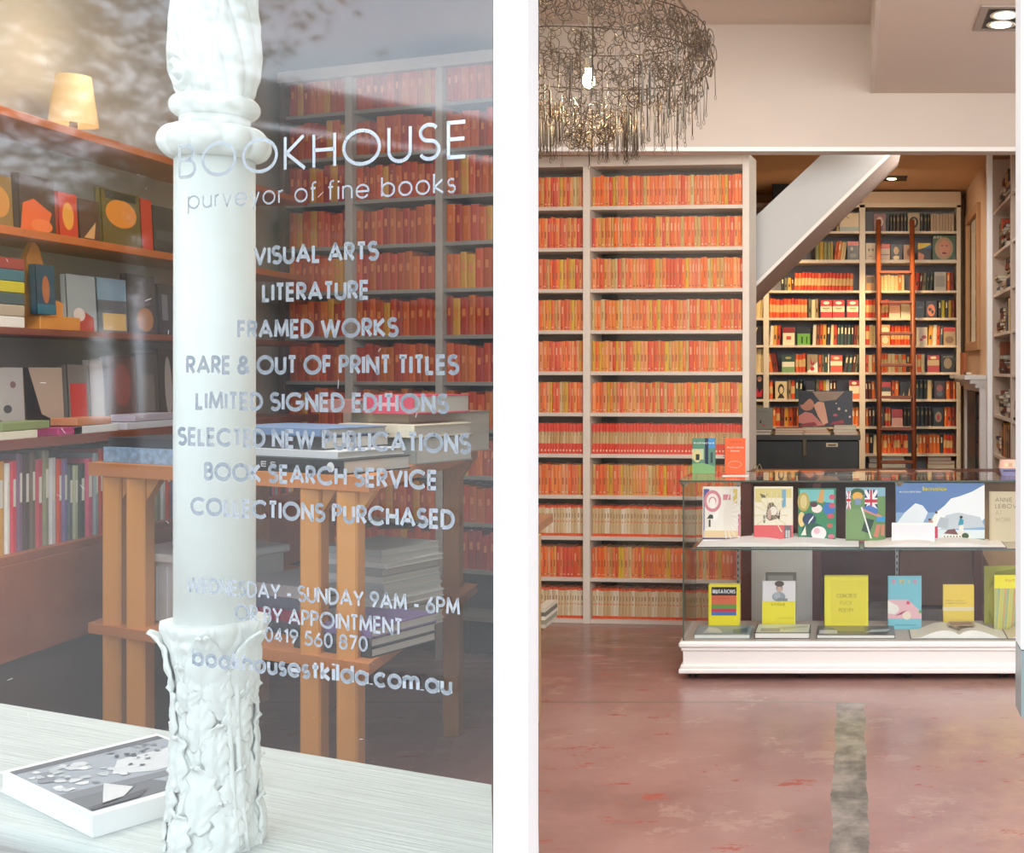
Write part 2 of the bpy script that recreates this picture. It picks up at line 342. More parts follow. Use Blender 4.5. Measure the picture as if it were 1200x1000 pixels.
# bulkhead wall over the bookcase, ceilings
zb = PZ(175, YB); XS = PX(1020, YB)
b = MB(); b.box(-2.1, 2.7, YB, YB+.18, zb, 3.6, WALL); b.box(-2.1, 2.7, YB-.008, YB, zb-.012, zb+.012, WHITE)
st('wall_bulkhead', b)
b = MB(); b.box(-2.1, XS+.03, 1.4, YB, ZL, ZL+.1, CEIL); b.box(XS, XS+.02, 1.4, YB-.001, ZR, ZL-.001, WALL); b.box(XS+.02, 2.7, 1.4, YB, ZR+.001, ZR+.1, CEIL)
st('ceiling', b)
b = MB(); b.box(2.6, 2.75, 1.4, YB+.2, 0, 3.5, WALL); st('wall_right', b)
# facade above the shopfront
b = MB(); b.box(-.4, 2.75, 1.4, 1.5, 3.0, 3.9, WHITE); b.build('wall_front', kind='structure')
# back room
WARMW = mat('#d9b48a', .85, var=.03, scale=2)
b = MB(); b.box(-2.4, 1.6, 10.42, 10.55, 0, 3.3, WARMW); st('wall_back', b)
b = MB(); b.box(-2.4, 2.7, YB+.18, 10.55, 3.02, 3.12, WARMW); st('ceiling_back_room', b)
b = MB(); b.box(1.30, 1.45, YB+.18, 10.55, 0, 3.1, WALL); st('wall_side', b)
b = MB(); b.box(-2.5, -2.35, 7.3, 10.55, 0, 3.1, WARMW); st('wall_far_left', b)
# window room: left wall, rear wall, ceiling
b = MB(); b.box(-3.35, -3.2, 1.9, 6.9, 0, 3.4, mat('#b9b3ab', .8)); st('wall_left', b)
b = MB(); b.prism([(-3.35, 6.86, 0), (-1.91, 6.52, 0), (-1.91, 6.58, 0), (-3.35, 6.93, 0)], (0, 0, 3.4), mat('#b3aca6', .8)); st('wall_rear', b)
b = MB(); b.prism([(-3.4, 2.4, 3.2), (XP(1.5), 1.5, 3.2), (XP(6.6), 6.6, 3.2), (-3.4, 7.0, 3.2)], (0, 0, .1), mat('#c6bfb8', .8)); st('ceiling_window_room', b)

# ------------------------------------------------------------------ street outside (seen mirrored in the panes)
def street_house(name, x, y0, y1, h, roofh, wallc, roofc, label):
    r = empty(name, (x, (y0+y1)/2, 0), label=label, cat='building')
    w = (y1-y0)/2
    b = MB(); b.box(-6, 0, -w, w, -.02, h, mat(wallc, .8, var=.06, scale=.8)); b.build('wall', r)
    b = MB(); b.prism([(.5, -w-.3, h), (.5, w+.3, h), (-3, w-1, h+roofh), (-3, -w+1, h+roofh)], (0, 0, .15), mat(roofc, .7, var=.1, scale=2)); b.build('roof', r)
    b = MB(); b.box(0, 1.8, -w, w, 2.9, 3.1, mat('#6d6a66', .7)); b.build('awning', r)
    n = max(2, int(2*w/3))
    for i in range(n):
        yc = -w+(i+.5)*2*w/n
        b = MB(); b.box(0, .06, yc-.6, yc+.6, h-2.2, h-.7, mat('#a8a49c', .5)); wdw = b.build('window', r)
        b = MB(); b.box(.06, .08, yc-.5, yc+.5, h-2.1, h-.8, mat('#3d444a', .1)); b.build('pane', wdw)
        b = MB(); b.box(0, .05, yc-.9, yc+.9, .3, 2.6, mat('#5b5f62', .15)); b.build('shop_window', r)
    return r
street_house('street_house', -25, -24, -8.5, 6.6, 1.6, '#8b857d', '#77746f', 'grey two storey shop terrace across the street behind the viewer')
street_house('street_house', -33, -8.0, 4, 4.6, 1.8, '#8f8477', '#6d6a68', 'low house with wide hipped roof beside the shop terrace')
street_house('street_house', -14, -38, -34, 5, 1.5, '#9a9188', '#7a7571', 'small distant pale house at the far end of the street')
def street_tree(loc, h, r, n, seed, label):
    rnd = random.Random(seed); root = empty('street_tree', loc, label=label, cat='tree')
    b = MB(); b.tube([(0, 0, 0), (.1, .05, h*.35), (-.05, .1, h*.7)], [.22, .16, .1], mat('#6a5a48', .9), 8); b.build('trunk', root)
    b = MB(); lm = [mat('#9a9468', .8), mat('#a88a60', .8), mat('#858c62', .8)]
    cl = [(rnd.gauss(0, r*.5), rnd.gauss(0, r*.5), h*.75+rnd.gauss(0, r*.33)) for _ in range(16)]
    for i in range(n):
        c = cl[i % 16]; p = Vector(c)+Vector((rnd.gauss(0, r*.22), rnd.gauss(0, r*.22), rnd.gauss(0, r*.25)))
        u = Vector((rnd.uniform(-1, 1), rnd.uniform(-1, 1), rnd.uniform(-1, 1))).normalized(); v = u.orthogonal().normalized(); s = rnd.uniform(.04, .08)
        b.face([p-u*s*1.6, p-v*s*.5, p+u*s*1.6, p+v*s*.5], lm[i % 3])
    b.build('foliage', root, kind='stuff')
street_tree((-15, -1.2, 0), 7.6, 2.3, 7000, 3, 'leafy street tree with yellow green leaves behind the viewer')
street_tree((-20, -4.5, 0), 4.8, 1.6, 5000, 5, 'smaller bushy street tree in front of the low house')

# ------------------------------------------------------------------ shop window pane with lettering
dp = Vector((3800, -1400, 0)).normalized(); P0 = Vector((-.7086, 1.6, 0)); npn = Vector((dp.y, -dp.x, 0))   # faces the street
def on_pane(px, py):
    k = (px-VX)/F; s = (P0.x-k*P0.y)/(k*dp.y-dp.x); p = P0+dp*s; return s, CH-(py-VY)*p.y/F
s_l, _ = on_pane(-60, 0); s_r, _ = on_pane(577.5, 0)
pane = empty('window_1', (P0.x, P0.y, 0), math.atan2(dp.y, dp.x), kind='structure')
b = MB(); b.box(s_l-.5, s_r, 0, .006, .35, 3.15, glass('shop_window_glass', '#fbfdfc', 1.5, .036, .04)); b.build('glass_pane', pane)
b = MB(); b.box(s_l-.5, s_r, 0.0, .03, 3.15, 3.3, WHITE); b.box(s_l-.5, s_r, 0, .03, .2, .35, WHITE); b.build('window_frame', pane)
let = empty('window_lettering', (P0.x-npn.x*-.0012, P0.y-.0012, 0), math.atan2(dp.y, dp.x), label='silver lettering of the bookshop sign across the window glass', cat='lettering')
let.location = P0+npn*.0015
def silver():
    m = bpy.data.materials.new('silver_film'); m.use_nodes = True; q = m.node_tree.nodes['Principled BSDF']
    q.inputs['Base Color'].default_value = (.77, .85, .93, 1); q.inputs['Metallic'].default_value = .86; q.inputs['Roughness'].default_value = .22
    return m
SILVER = silver()
lines = [  # text, left px, right px, baseline y at the middle, cap height px at the middle, stroke as part of cap height
 ('BOOKHOUSE', 210, 548, 198, 43, .10), ('purveyor of fine books', 221, 535, 236, 24, .10),
 ('VISUAL ARTS', 298, 445, 308.5, 23, .205), ('LITERATURE', 308, 434, 353, 23, .205), ('FRAMED WORKS', 279, 468, 396.5, 23, .205),
 ('RARE & OUT OF PRINT TITLES', 219, 539, 439.5, 23.5, .205), ('LIMITED SIGNED EDITIONS', 230, 527, 483, 23, .205),
 ('SELECTED NEW PUBLICATIONS', 209, 553, 527.5, 23.5, .205), ('BOOK SEARCH SERVICE', 240, 514, 569, 23, .205),
 ('COLLECTIONS PURCHASED', 224, 534, 612.5, 23, .205), ('WEDNESDAY - SUNDAY 9AM - 6PM', 219, 540, 708, 20, .17),
 ('OR BY APPOINTMENT', 276, 473, 736, 20, .17), ('0419 560 870', 311, 432, 758, 18, .17), ('bookhousestkilda.com.au', 226, 531, 798, 24, .205)]
for txt, a, c, yb, hp, sw in lines:
    s0, _ = on_pane(a, yb); s1, _ = on_pane(c, yb); pm = (a+c)/2; sm_, zbase = on_pane(pm, yb); Ym = (P0+dp*sm_).y
    h = hp*Ym/F; b = MB()
    for q in text_polys(txt, s1-s0, h, h*sw, .06 if sw > .12 else .16):
        b.face([(s0+x, 0, zbase+y) for x, y in q], SILVER)
    b.build('text_line', let, label='silver letters reading "%s"' % txt)
b = MB()
rn = random.Random(4)
for i in range(60):
    px, py = rn.uniform(5, 575), rn.uniform(60, 900); s, z = on_pane(px, py); a = rn.uniform(0, 3.1); L = rn.choice([.0006, .0008, .003, .006]) ; w = .0003
    u = (math.cos(a)*L, math.sin(a)*L); v = (-math.sin(a)*w, math.cos(a)*w)
    b.face([(s-u[0]-v[0], -.001, z-u[1]-v[1]), (s+u[0]-v[0], -.001, z+u[1]-v[1]), (s+u[0]+v[0], -.001, z+u[1]+v[1]), (s-u[0]+v[0], -.001, z-u[1]+v[1])], mat('#d8d4cc', .7))
b.build('dust_specks', pane, kind='stuff')

# ------------------------------------------------------------------ window bench (sill)
def grain_paint():
    m = bpy.data.materials.new('brushed_white_timber'); m.use_nodes = True; t = m.node_tree; q = t.nodes['Principled BSDF']; L = t.links.new
    q.inputs['Base Color'].default_value = lin('#c9d0ce'); q.inputs['Roughness'].default_value = .5
    c = N(t, 'ShaderNodeTexCoord'); mpn = N(t, 'ShaderNodeMapping'); mpn.inputs['Scale'].default_value = (1.2, 60, 60); L(c.outputs['Object'], mpn.inputs[0])
    n = N(t, 'ShaderNodeTexNoise'); n.inputs['Scale'].default_value = 3; n.inputs['Detail'].default_value = 3; n.inputs['Distortion'].default_value = .6; L(mpn.outputs[0], n.inputs['Vector'])
    bp = N(t, 'ShaderNodeBump'); bp.inputs['Strength'].default_value = .8; bp.inputs['Distance'].default_value = .004; L(n.outputs['Fac'], bp.inputs['Height']); L(bp.outputs[0], q.inputs['Normal'])
    r = N(t, 'ShaderNodeMapRange'); r.inputs[1].default_value = .35; r.inputs[2].default_value = .65; r.inputs[3].default_value = .86; r.inputs[4].default_value = 1.04; L(n.outputs['Fac'], r.inputs[0])
    h = N(t, 'ShaderNodeHueSaturation'); h.inputs['Color'].default_value = lin('#c9d0ce'); L(r.outputs[0], h.inputs['Value']); L(h.outputs[0], q.inputs['Base Color']); return m
GRAIN = grain_paint(); ZS = PZ(990, 1.8)
q0 = P(0, 824, 2.56); q1 = P(578, 920, 2.057); q0.z = q1.z = 0; ds = (q1-q0).normalized()
bench = empty('window_bench', (q1.x, q1.y, 0), math.atan2(ds.y, ds.x), label='white painted window bench with brushed grain below the shop window', cat='bench')
b = MB(); dep = .425; prof = [(0, ZS), (-dep, ZS)]+[(-dep-.022*math.sin(math.radians(a)), ZS-.022+.022*math.cos(math.radians(a))) for a in range(15, 181, 15)]+[(0, ZS-.044)]
a = [Vector((-2.2, y, z)) for y, z in prof]; c = [Vector((-.004-y*.835, y, z)) for y, z in prof]
for i in range(len(prof)): j = (i+1) % len(prof); b.face([a[i], c[i], c[j], a[j]], GRAIN)
b.face(a, GRAIN); b.face(c[::-1], GRAIN); b.build('bench_top', bench)
b = MB(); b.box(-2.2, .30, -dep-.005, -dep+.02, .0, ZS-.045, GRAIN); b.box(-2.2, 0, -.03, -.01, 0, ZS-.045, GRAIN); b.build('bench_panel', bench)

# ------------------------------------------------------------------ cast column
CY = 1.8; CX = PX(252, CY); k = CY/F
column = empty('cast_iron_column', (CX, CY, ZS), label='white painted cast column with carved leaf base behind the window glass', cat='column')
IRON = mat('#eaedea', .38, var=.02, scale=30, bump=.06)
zz = lambda py: PZ(py, CY)-ZS
def interp(tab, y):
    for (a, ra), (b2, rb) in zip(tab, tab[1:]):
        if (a-y)*(b2-y) <= 0: t = (y-a)/(b2-a) if b2 != a else 0; t = t*t*(3-2*t); return ra+(rb-ra)*t
    return tab[-1][1]
base_tab = [(993, 50), (975, 49), (930, 44), (880, 41), (830, 40), (790, 42), (765, 46), (745, 51), (730, 55), (725, 54)]
mx = Vector((0, 0, 0))
def leaf_relief(u, v):
    """carved acanthus: curling leaf shapes by folded domain-warped bands"""
    p = Vector((u*1.3, v*1.3, 1.7)); w1 = noise.noise(p*1.0)*1.5; w2 = noise.noise(p*1.0+Vector((5, 2, 7)))*1.5
    q = Vector((u*1.5+w1*.9, v*1.5+w2*.9, 0)); c = noise.voronoi(q)[0]; rid = min(1, (c[1]-c[0])*1.6)
    vein = abs(math.sin((q.x*1.7+q.y*2.6+w1*2)*3.1))
    return rid*.9+vein*.12*rid
def base_fn(a, z, r):
    py = 990-(z/(k))  # pixels up the column
    u = a*1.9; v = z/.075
    amp = .007
    if r < 38*k: amp = .002
    flare = max(0, min(1, (z-(zz(790)))/(zz(728)-zz(790))))
    corner = abs(math.cos(2*(a-math.radians(14))))**1.5
    rr = r+flare*(corner-.5)*.010
    return rr+(leaf_relief(u, v)-.45)*amp*(1-.55*flare)
prof = []; n = 150
for i in range(n+1):
    py = 993-(993-725)*i/n; prof.append((zz(py), interp(base_tab, py)*k))
b = MB(); b.lathe(prof, IRON, 220, fn=base_fn); b.build('leaf_base', column)
# carved leaves: tiers of lobed curling leaves and four big outward corner leaves
rl = random.Random(17)
def carved_leaf(ang, py0, py1, W, curl, lift=.003, lobes=4, skew=0.0, tip=.75):
    rows, ncol = 22, 10; ar = math.radians(ang); b = MB(); grid = []
    z0, z1 = zz(py0), zz(py1)
    for i in range(rows+1):
        t = i/rows; wv = W*(math.sin(math.pi*min(1, .12+.86*t))**.75)*(1+.20*math.sin(t*lobes*2*math.pi))
        c = max(0, (t-tip)/(1-tip)); z = z0+(z1-z0)*(t if t < tip else tip+(t-tip)*.75)-c*c*abs(curl)*.55
        rbase = interp(base_tab, max(726, 990-z/k))*k; row = []
        for j in range(ncol+1):
            q = -1+2*j/ncol; rr = rbase+lift+.006*math.sin(math.pi*min(1, t*1.1))*(1-.5*q*q)+curl*c**1.4-.0035*(1-abs(q))**6+.0014*math.sin(14*(t*2.2-abs(q)*.6))
            th = ar+(q*wv+skew*math.sin(t*math.pi))/rbase; row.append((rr*math.cos(th), rr*math.sin(th), z+.004*abs(q)*(-1 if t < .5 else 1)))
        grid.append(row)
    for i in range(rows):
        for j in range(ncol): b.face([grid[i][j], grid[i][j+1], grid[i+1][j+1], grid[i+1][j]], IRON, True)
    ob = b.build('leaf', column)
    bm = bmesh.new(); bm.from_mesh(ob.data); bmesh.ops.remove_doubles(bm, verts=bm.verts, dist=1e-5); bm.to_mesh(ob.data); bm.free()
    md = ob.modifiers.new('thick', 'SOLIDIFY'); md.thickness = .004; md.offset = -1
for tier, (pa, pc, n, W) in enumerate(((992, 925, 6, .020), (958, 880, 6, .019), (915, 838, 6, .018), (870, 795, 6, .018), (830, 765, 6, .016))):
    for q in range(n):
        carved_leaf(360*q/n+30*(tier % 2)+rl.uniform(-9, 9)+250, pa+rl.uniform(-6, 4), pc+rl.uniform(-8, 8), W*rl.uniform(.85, 1.15), rl.uniform(.007, .012), lobes=rl.choice([3, 4, 5]), skew=rl.uniform(-.014, .014))
for ang, cu in ((197, .020), (287, .014), (345, .020), (75, .02)): carved_leaf(ang, 812, 722, .026, cu, .004, 1, 0, .6)
b = MB()
for a_ in (318, 330):
    ar = math.radians(a_); b.tube([((interp(base_tab, y)*k+.004)*math.cos(ar+(y-850)*.0008), (interp(base_tab, y)*k+.004)*math.sin(ar+(y-850)*.0008), zz(y)) for y in range(985, 745, -20)], .0042, IRON, 8)
b.build('rib', column, kind='stuff')
# shaft
b = MB(); b.lathe([(zz(770), 43*k), (zz(500), 43*k), (zz(185), 42.5*k)], IRON, 64); b.build('shaft', column)
# lobed ring and smooth torus, bulb with spiral flutes
pr = []
for i in range(25):
    t = math.radians(-90+180*i/24); pr.append((zz(169)+math.sin(t)*19*k, (44+14*math.cos(t))*k))
b = MB(); b.lathe(pr, IRON, 120, fn=lambda a, z, r: r*(1+.13*(abs(math.cos(a*5))**.7-.35)*(r/(58*k))**3)-.003); b.build('lobed_ring', column)
b = MB(); b.lathe([(zz(152), 38*k), (zz(137), 37*k)], IRON, 48); b.build('neck', column)
pr = [(zz(126.5)+math.sin(math.radians(-90+180*i/20))*12*k, (36+12*math.cos(math.radians(-90+180*i/20)))*k) for i in range(21)]
b = MB(); b.lathe(pr, IRON, 64); b.build('smooth_ring', column)
tab = [(119, 37), (105, 42), (85, 47), (62, 49), (30, 47.5), (0, 44), (-60, 37), (-140, 33), (-330, 32)]
SPC = (math.radians(232), zz(92))
def bulb_fn(a, z, r):
    dx = ((a-SPC[0]+math.pi) % (2*math.pi)-math.pi)*.055; dz = z-SPC[1]; D = math.hypot(dx, dz); ph = math.atan2(dz, dx)
    hgt = max(0, 1-(z-zz(115))/(.20))
    flute = abs(math.sin(a*6+z*26))**.5
    vol = abs(math.sin(D*190-ph*.5))**.7
    w = max(0, min(1, (.036-D)/.010))
    up = leaf_relief(a*1.6, z/.09)*.5*max(0, min(1, (z-zz(70))/.05))
    return r+(.0075*(flute-.75)*(1-w)*max(0, min(1, hgt*1.4))+.008*(vol-.6)*w+.004*up*(1-w))
pr = []
for i in range(161): py = 119-(119+330)*(i/160)**1.5; pr.append((zz(py), interp(tab, py)*k))
b = MB(); b.lathe(pr, IRON, 200, fn=bulb_fn); b.build('fluted_bulb', column)
b = MB(); b.lathe([(zz(-300), 32*k), (3.2-ZS, 32*k)], IRON, 40); b.build('upper_shaft', column)

# ------------------------------------------------------------------ books
def print_shapes(mb, shapes, w, h, y=-.0004, rough=.35):
    """flat printed shapes on a cover: coordinates are fractions of the cover (0..1, v up)"""
    for i, s in enumerate(shapes):
        m = mat(s[1], rough); yy_ = y-.00015*i
        if s[0] == 'r': _, _, u0, v0, u1, v1 = s; pts = [(u0, v0), (u1, v0), (u1, v1), (u0, v1)]; mb.face([(u*w, yy_, v*h) for u, v in pts], m)
        elif s[0] == 'e':
            _, _, cu, cv, ru, rv = s; mb.face([((cu+ru*math.cos(t*math.pi/12))*w, yy_, (cv+rv*math.sin(t*math.pi/12))*h) for t in range(24)], m)
        elif s[0] == 'p': mb.face([(u*w, yy_, v*h) for u, v in s[2]], m)
        elif s[0] == 't':
            _, _, u0, v0, tw, th, txt = s[:7]; sw = s[7] if len(s) > 7 else .17
            for q in text_polys(txt, tw*w, th*h, th*h*sw, .2): mb.face([(u0*w+x, yy_, v0*h+z) for x, z in q], m)
def cover_book(name, loc, w, h, t, coverc, shapes=(), rz=0, tilt=0, label='', cat='book', group=None, pagec=None, rough=.35, rx=None):
    """a book seen from its front board: front board, pages and back board; local x right, -y front, z up"""
    r = empty(name, loc, 0, label=label, cat=cat, group=group); r.rotation_euler = (-tilt if rx is None else rx, 0, rz)
    m = mat(coverc, rough); cb = min(.003, t*.2)
    b = MB(); b.box(0, w, 0, cb, 0, h, m); b.box(0, w, t-cb, t, 0, h, m); b.box(0, cb, 0, t, 0, h, m); print_shapes(b, shapes, w, h); b.build('cover', r)
    b = MB(); b.box(cb, w-.003, cb, t-cb, .003, h-.003, pagec or PAGEW); b.build('pages', r)
    return r
def spine_mesh(c1, c2=None, band=None, label=None, fancy=0):
    """unit book, spine at y=0 facing -y: x 0..1 thickness, y 0..1 depth, z 0..1 height; band = list of (z0, z1, colour)"""
    b = MB(); m = mat(c1, .5, var=.10, scale=9); bands = band or [(0, 1, None)]
    for z0, z1, c in bands:
        mm = m if c is None else mat(c, .5, var=.06, scale=9)
        b.face([(.0, .03, z0), (.25, 0, z0), (.25, 0, z1), (.0, .03, z1)], mm); b.face([(.25, 0, z0), (.75, 0, z0), (.75, 0, z1), (.25, 0, z1)], mm); b.face([(.75, 0, z0), (1, .03, z0), (1, .03, z1), (.75, 0, z1)], mm)
        b.face([(0, 1, z0), (0, .03, z0), (0, .03, z1), (0, 1, z1)], mm); b.face([(1, .03, z0), (1, 1, z0), (1, 1, z1), (1, .03, z1)], mm)
    b.face([(.0, .03, 1), (.25, 0, 1), (.75, 0, 1), (1, .03, 1), (1, .1, 1), (0, .1, 1)], m)
    b.face([(0, .1, 1), (.12, .1, .985), (.12, 1, .985), (0, 1, 1)], m); b.face([(.88, .1, .985), (1, .1, 1), (1, 1, 1), (.88, 1, .985)], m)
    b.face([(.12, .1, .985), (.88, .1, .985), (.88, 1, .985), (.12, 1, .985)], PAGE)
    b.face([(0, .03, 0), (0, 1, 0), (1, 1, 0), (1, .03, 0)], m); b.face([(1, 1, 0), (0, 1, 0), (0, 1, 1), (1, 1, 1)], PAGE)
    if label:
        for z0, z1, c in label: b.face([(.3, -.004, z0), (.7, -.004, z0), (.7, -.004, z1), (.3, -.004, z1)], mat(c, .5))
    return b.mesh('spine_book')
def put_spine(name, me, loc, w, d_, h, parent_m=None, rz=0, lean=0, **kw):
    ob = bpy.data.objects.new(name, me); COL.objects.link(ob); ob.location = loc; ob.scale = (w, d_, h); ob.rotation_euler = (0, lean, rz)
    return tag(ob, **kw)
rb = random.Random(11)
ORANGE_C = ['#f0743a', '#f28240', '#e56c3c', '#f29a5c', '#e87c50', '#e06038', '#f08c46', '#f0a460', '#e05840', '#e8a070', '#f67a32', '#ee8a60', '#e0a050', '#d0a462']
ORANGE = []
for c in ORANGE_C:
    for lab in ([(.34, .56, '#c06a3c'), (.08, .11, '#f0e0c8')], [(.55, .8, '#f4b48c'), (.08, .11, '#7a3a20')]): ORANGE.append(spine_mesh(c, label=lab))
YELL = [spine_mesh(c, label=[(.35, .6, '#b89458')]) for c in ('#d9a83c', '#cfae6a', '#e0b83a', '#d8c08a')]
def bandset(top, mid, bot, o1='#ec6238', dots=False):
    out = []
    for c in mid:
        lab = [(.46, .5, o1)] if not dots else [(.08, .14, '#f3e2c0')]
        out.append(spine_mesh(o1, band=[(0, bot, None), (bot, top, c), (top, 1, None)], label=lab+[(.6, .75, '#b89a70')]))
    return out
CREAM = bandset(.93, ['#e6d2aa', '#eee0c4', '#dcc298', '#e0c89c', '#f2e8d2', '#d8bc8c'], .09)
REDB = bandset(.72, ['#cfae7c', '#d8bd90', '#c8a36e'], .34, '#e4503c', True)

# ------------------------------------------------------------------ glazed orange bookcase (turned slightly)
A5 = math.radians(5.2); BC = empty('built_in_bookcase', (PX(878, 6.95), 6.95, 0), -A5, label='tall white built-in bookcase with glass doors filled with orange paperbacks', cat='bookcase')
MW = BC.matrix_basis.copy() if False else Matrix.Translation(BC.location) @ Matrix.Rotation(-A5, 4, 'Z')
def local_x(px):   # x in the bookcase's own frame where a sight line through px meets its front
    kx = (px-VX)/F; ca, sa = math.cos(A5), math.sin(A5)
    # point = loc + x*(ca,-sa)
    return (kx*BC.location.y-BC.location.x)/(ca+kx*sa)
xl, xd0, xd1, xr0 = local_x(600), local_x(683), local_x(691), local_x(870)
SC = 1400/7.0
zrow = [CH+(432-(240.5+48.75*i))/SC for i in range(11)]
ztop = CH+(432-181)/SC; zbot = CH+(432-736)/SC; DP = .24
zbot = max(zbot, 0)
b = MB(); b.box(xr0, 0, 0, DP, 0, ztop, SHELFW, .002); b.build('upright', BC)
b = MB(); b.box(xd0, xd1, 0, DP, zbot, ztop-.05, SHELFW, .002); b.build('upright', BC)
b = MB(); b.box(xl-.02, xl, 0, DP, 0, ztop, SHELFW, .002); b.build('upright', BC)
b = MB(); b.box(xl, xr0, 0, DP, ztop-.065, ztop, SHELFW, .002); b.build('top_board', BC)
b = MB(); b.box(xl, xr0, DP, DP+.012, 0, ztop, mat('#7f8684', .8)); b.build('back_panel', BC)
for i, z in enumerate(zrow):
    for x0, x1 in ((xl, xd0), (xd1, xr0)):
        b = MB(); b.box(x0, x1, .012, DP, z-.022 if i < 10 else max(z-.04, 0), z, SHELFW, .0015); b.build('shelf', BC)
GL = glass('cabinet_door_glass', '#ffffff', 1.5, 0)
for x0, x1 in ((xl, xd0), (xd1, xr0)):
    b = MB(); b.box(x0, x1, .003, .007, zrow[10], ztop-.065, GL); b.build('glass_door', BC)
nord = ['top', 'second', 'third', 'fourth', 'fifth', 'sixth', 'seventh', 'eighth', 'ninth', 'tenth', 'bottom']
n_or = 0; n_cr = 0
rest = MB()
def merge_mesh(mb, me, M):
    base = len(mb.v); mb.v += [tuple(M @ v.co) for v in me.vertices]
    for p in me.polygons: mb.f.append(tuple(base+i for i in p.vertices)); mb.m.append(mb.mi(me.materials[p.material_index])); mb.smooth.append(False)
for i, z in enumerate(zrow):
    banded = i in (6, 8, 10); pool = REDB if i == 6 else CREAM if banded else ORANGE
    for sec, (x0, x1) in enumerate(((xd1, xr0), (xl, xd0))):
        x = x0+.004; run = 0; pm = None
        while x < x1-.012:
            w = rb.uniform(.013, .026) if not banded else rb.uniform(.014, .024); w = min(w, x1-.002-x)
            h = (.178+rb.uniform(-.003, .004)); me = rb.choice(pool)
            if not banded and rb.random() < .12: me = rb.choice(YELL)
            if not banded and rb.random() < .06: h += .006
            yb_ = .03+rb.uniform(0, .006); wl = MW @ Vector((x, yb_, z))
            where = 'right-hand' if sec == 0 else 'left-hand'
            if banded:
                nm = 'cream_paperback' if i != 6 else 'red_banded_paperback'
                put_spine(nm, me, wl, w*.97, .11, h, rz=-A5, label=('cream spined paperback with orange ends, %s row of glazed bookcase, %s bay' if i != 6 else 'paperback with red and cream bands, %s row of glazed bookcase, %s bay') % (nord[i], where), cat='book', group='%s row banded paperbacks, %s bay' % (nord[i], where))
            elif sec == 0 and n_or < 296 and i in (0, 1, 2, 3, 4, 7, 9):
                n_or += 1
                put_spine('orange_paperback', me, wl, w*.97, .11, h, rz=-A5, label='thin orange paperback in the %s row of glazed bookcase, right-hand bay' % nord[i], cat='book', group='%s row orange paperbacks, right-hand bay' % nord[i])
            else:
                merge_mesh(rest, me, Matrix.Translation(wl) @ Matrix.Rotation(-A5, 4, 'Z') @ Matrix.Diagonal((w*.97, .11, h, 1)))
            x += w
rest.build('orange_paperbacks', label='remaining rows of orange paperbacks packed in the glazed bookcase', cat='books', kind='stuff')

# ------------------------------------------------------------------ chandelier of wire rings
CHY = 4.3; chc = Vector((PX(690, CHY), CHY, 0)); kk = CHY/F
ch = empty('wire_chandelier', (chc.x, chc.y, PZ(95, CHY)), label='chandelier of tangled wire rings and drops with one glowing bulb', cat='chandelier')
WIRE = mat('#574c40', .35, metal=.6); WIRE2 = mat('#76756f', .5)
r1 = random.Random(21)
def in_shop(p):
    w = Vector(p)+ch.location; return w.x > XP(w.y)+.05 and w.x < 9
def ring(mb, c, R, nrm, th=.0016, m=None, seg=18):
    nrm = Vector(nrm).normalized(); u = nrm.orthogonal().normalized(); v = nrm.cross(u)
    pts = [Vector(c)+(u*math.cos(2*math.pi*i/seg)+v*math.sin(2*math.pi*i/seg)*r1.uniform(.96, 1.04))*R for i in range(seg)]
    if all(in_shop(p) for p in pts): mb.tube(pts, th, m or WIRE, 4, closed=True)
zc = PZ(95, CHY)
def rad_at(py):      # outer radius of the crown of rings (m) for a picture height
    return interp([(8, 70), (20, 110), (32, 138), (50, 150), (85, 143), (110, 130), (130, 60), (150, 40), (165, 22)], py)*kk*1.0
b = MB()
for i in range(860):
    py = r1.choice([r1.uniform(12, 130), r1.uniform(12, 60), r1.uniform(30, 125)]); a = r1.uniform(0, 2*math.pi); R = rad_at(py)*r1.uniform(.82, 1.0)
    c = (R*math.cos(a), R*math.sin(a), PZ(py, CHY)-zc); ring(b, c, r1.uniform(.012, .031), (math.cos(a)+r1.uniform(-.5, .5), math.sin(a)+r1.uniform(-.5, .5), r1.uniform(-.4, .4)))
for i in range(110):
    py = r1.uniform(125, 170); a = r1.uniform(0, 2*math.pi); R = rad_at(py)*r1.uniform(.5, 1.0); c = (R*math.cos(a), R*math.sin(a), PZ(py, CHY)-zc)
    ring(b, c, r1.uniform(.014, .03), (r1.uniform(-1, 1), r1.uniform(-1, 1), r1.uniform(-1, 1)))
b.build('wire_rings', ch, kind='stuff', label='tangle of round wire loops')
b = MB()
for py in (30, 72):
    R = rad_at(py); pts = [(R*math.cos(t*math.pi/24), R*math.sin(t*math.pi/24), PZ(py, CHY)-zc) for t in range(48)]
    pts = [p for p in pts if in_shop(p)]
    # keep the run of points on the shop side as one open hoop
    pts.sort(key=lambda p: math.atan2(p[1], p[0]) if True else 0); b.tube(pts, .0025, WIRE, 5)
b.build('hoop', ch)
b = MB()
for i in range(330):
    a = r1.uniform(0, 2*math.pi); py = r1.choice([r1.uniform(95, 125), r1.uniform(50, 120), r1.uniform(120, 140)]); R = rad_at(py)*r1.uniform(.85, 1.02)
    p = Vector((R*math.cos(a), R*math.sin(a), PZ(py, CHY)-zc)); L = r1.uniform(.08, .15)
    if not in_shop(p): continue
    e = p-Vector((r1.uniform(-.004, .004), 0, L)); b.tube([p, e], r1.choice([.0013, .0018, .0026]), r1.choice([WIRE, WIRE2]), 4)
    b.tube([e+Vector((.004*math.cos(t*.785), 0, -.009+.009*math.sin(t*.785))) for t in range(8)], .001, WIRE, 3, closed=True)
b.build('wire_drops', ch, kind='stuff', label='long hanging wire drops')
b = MB()
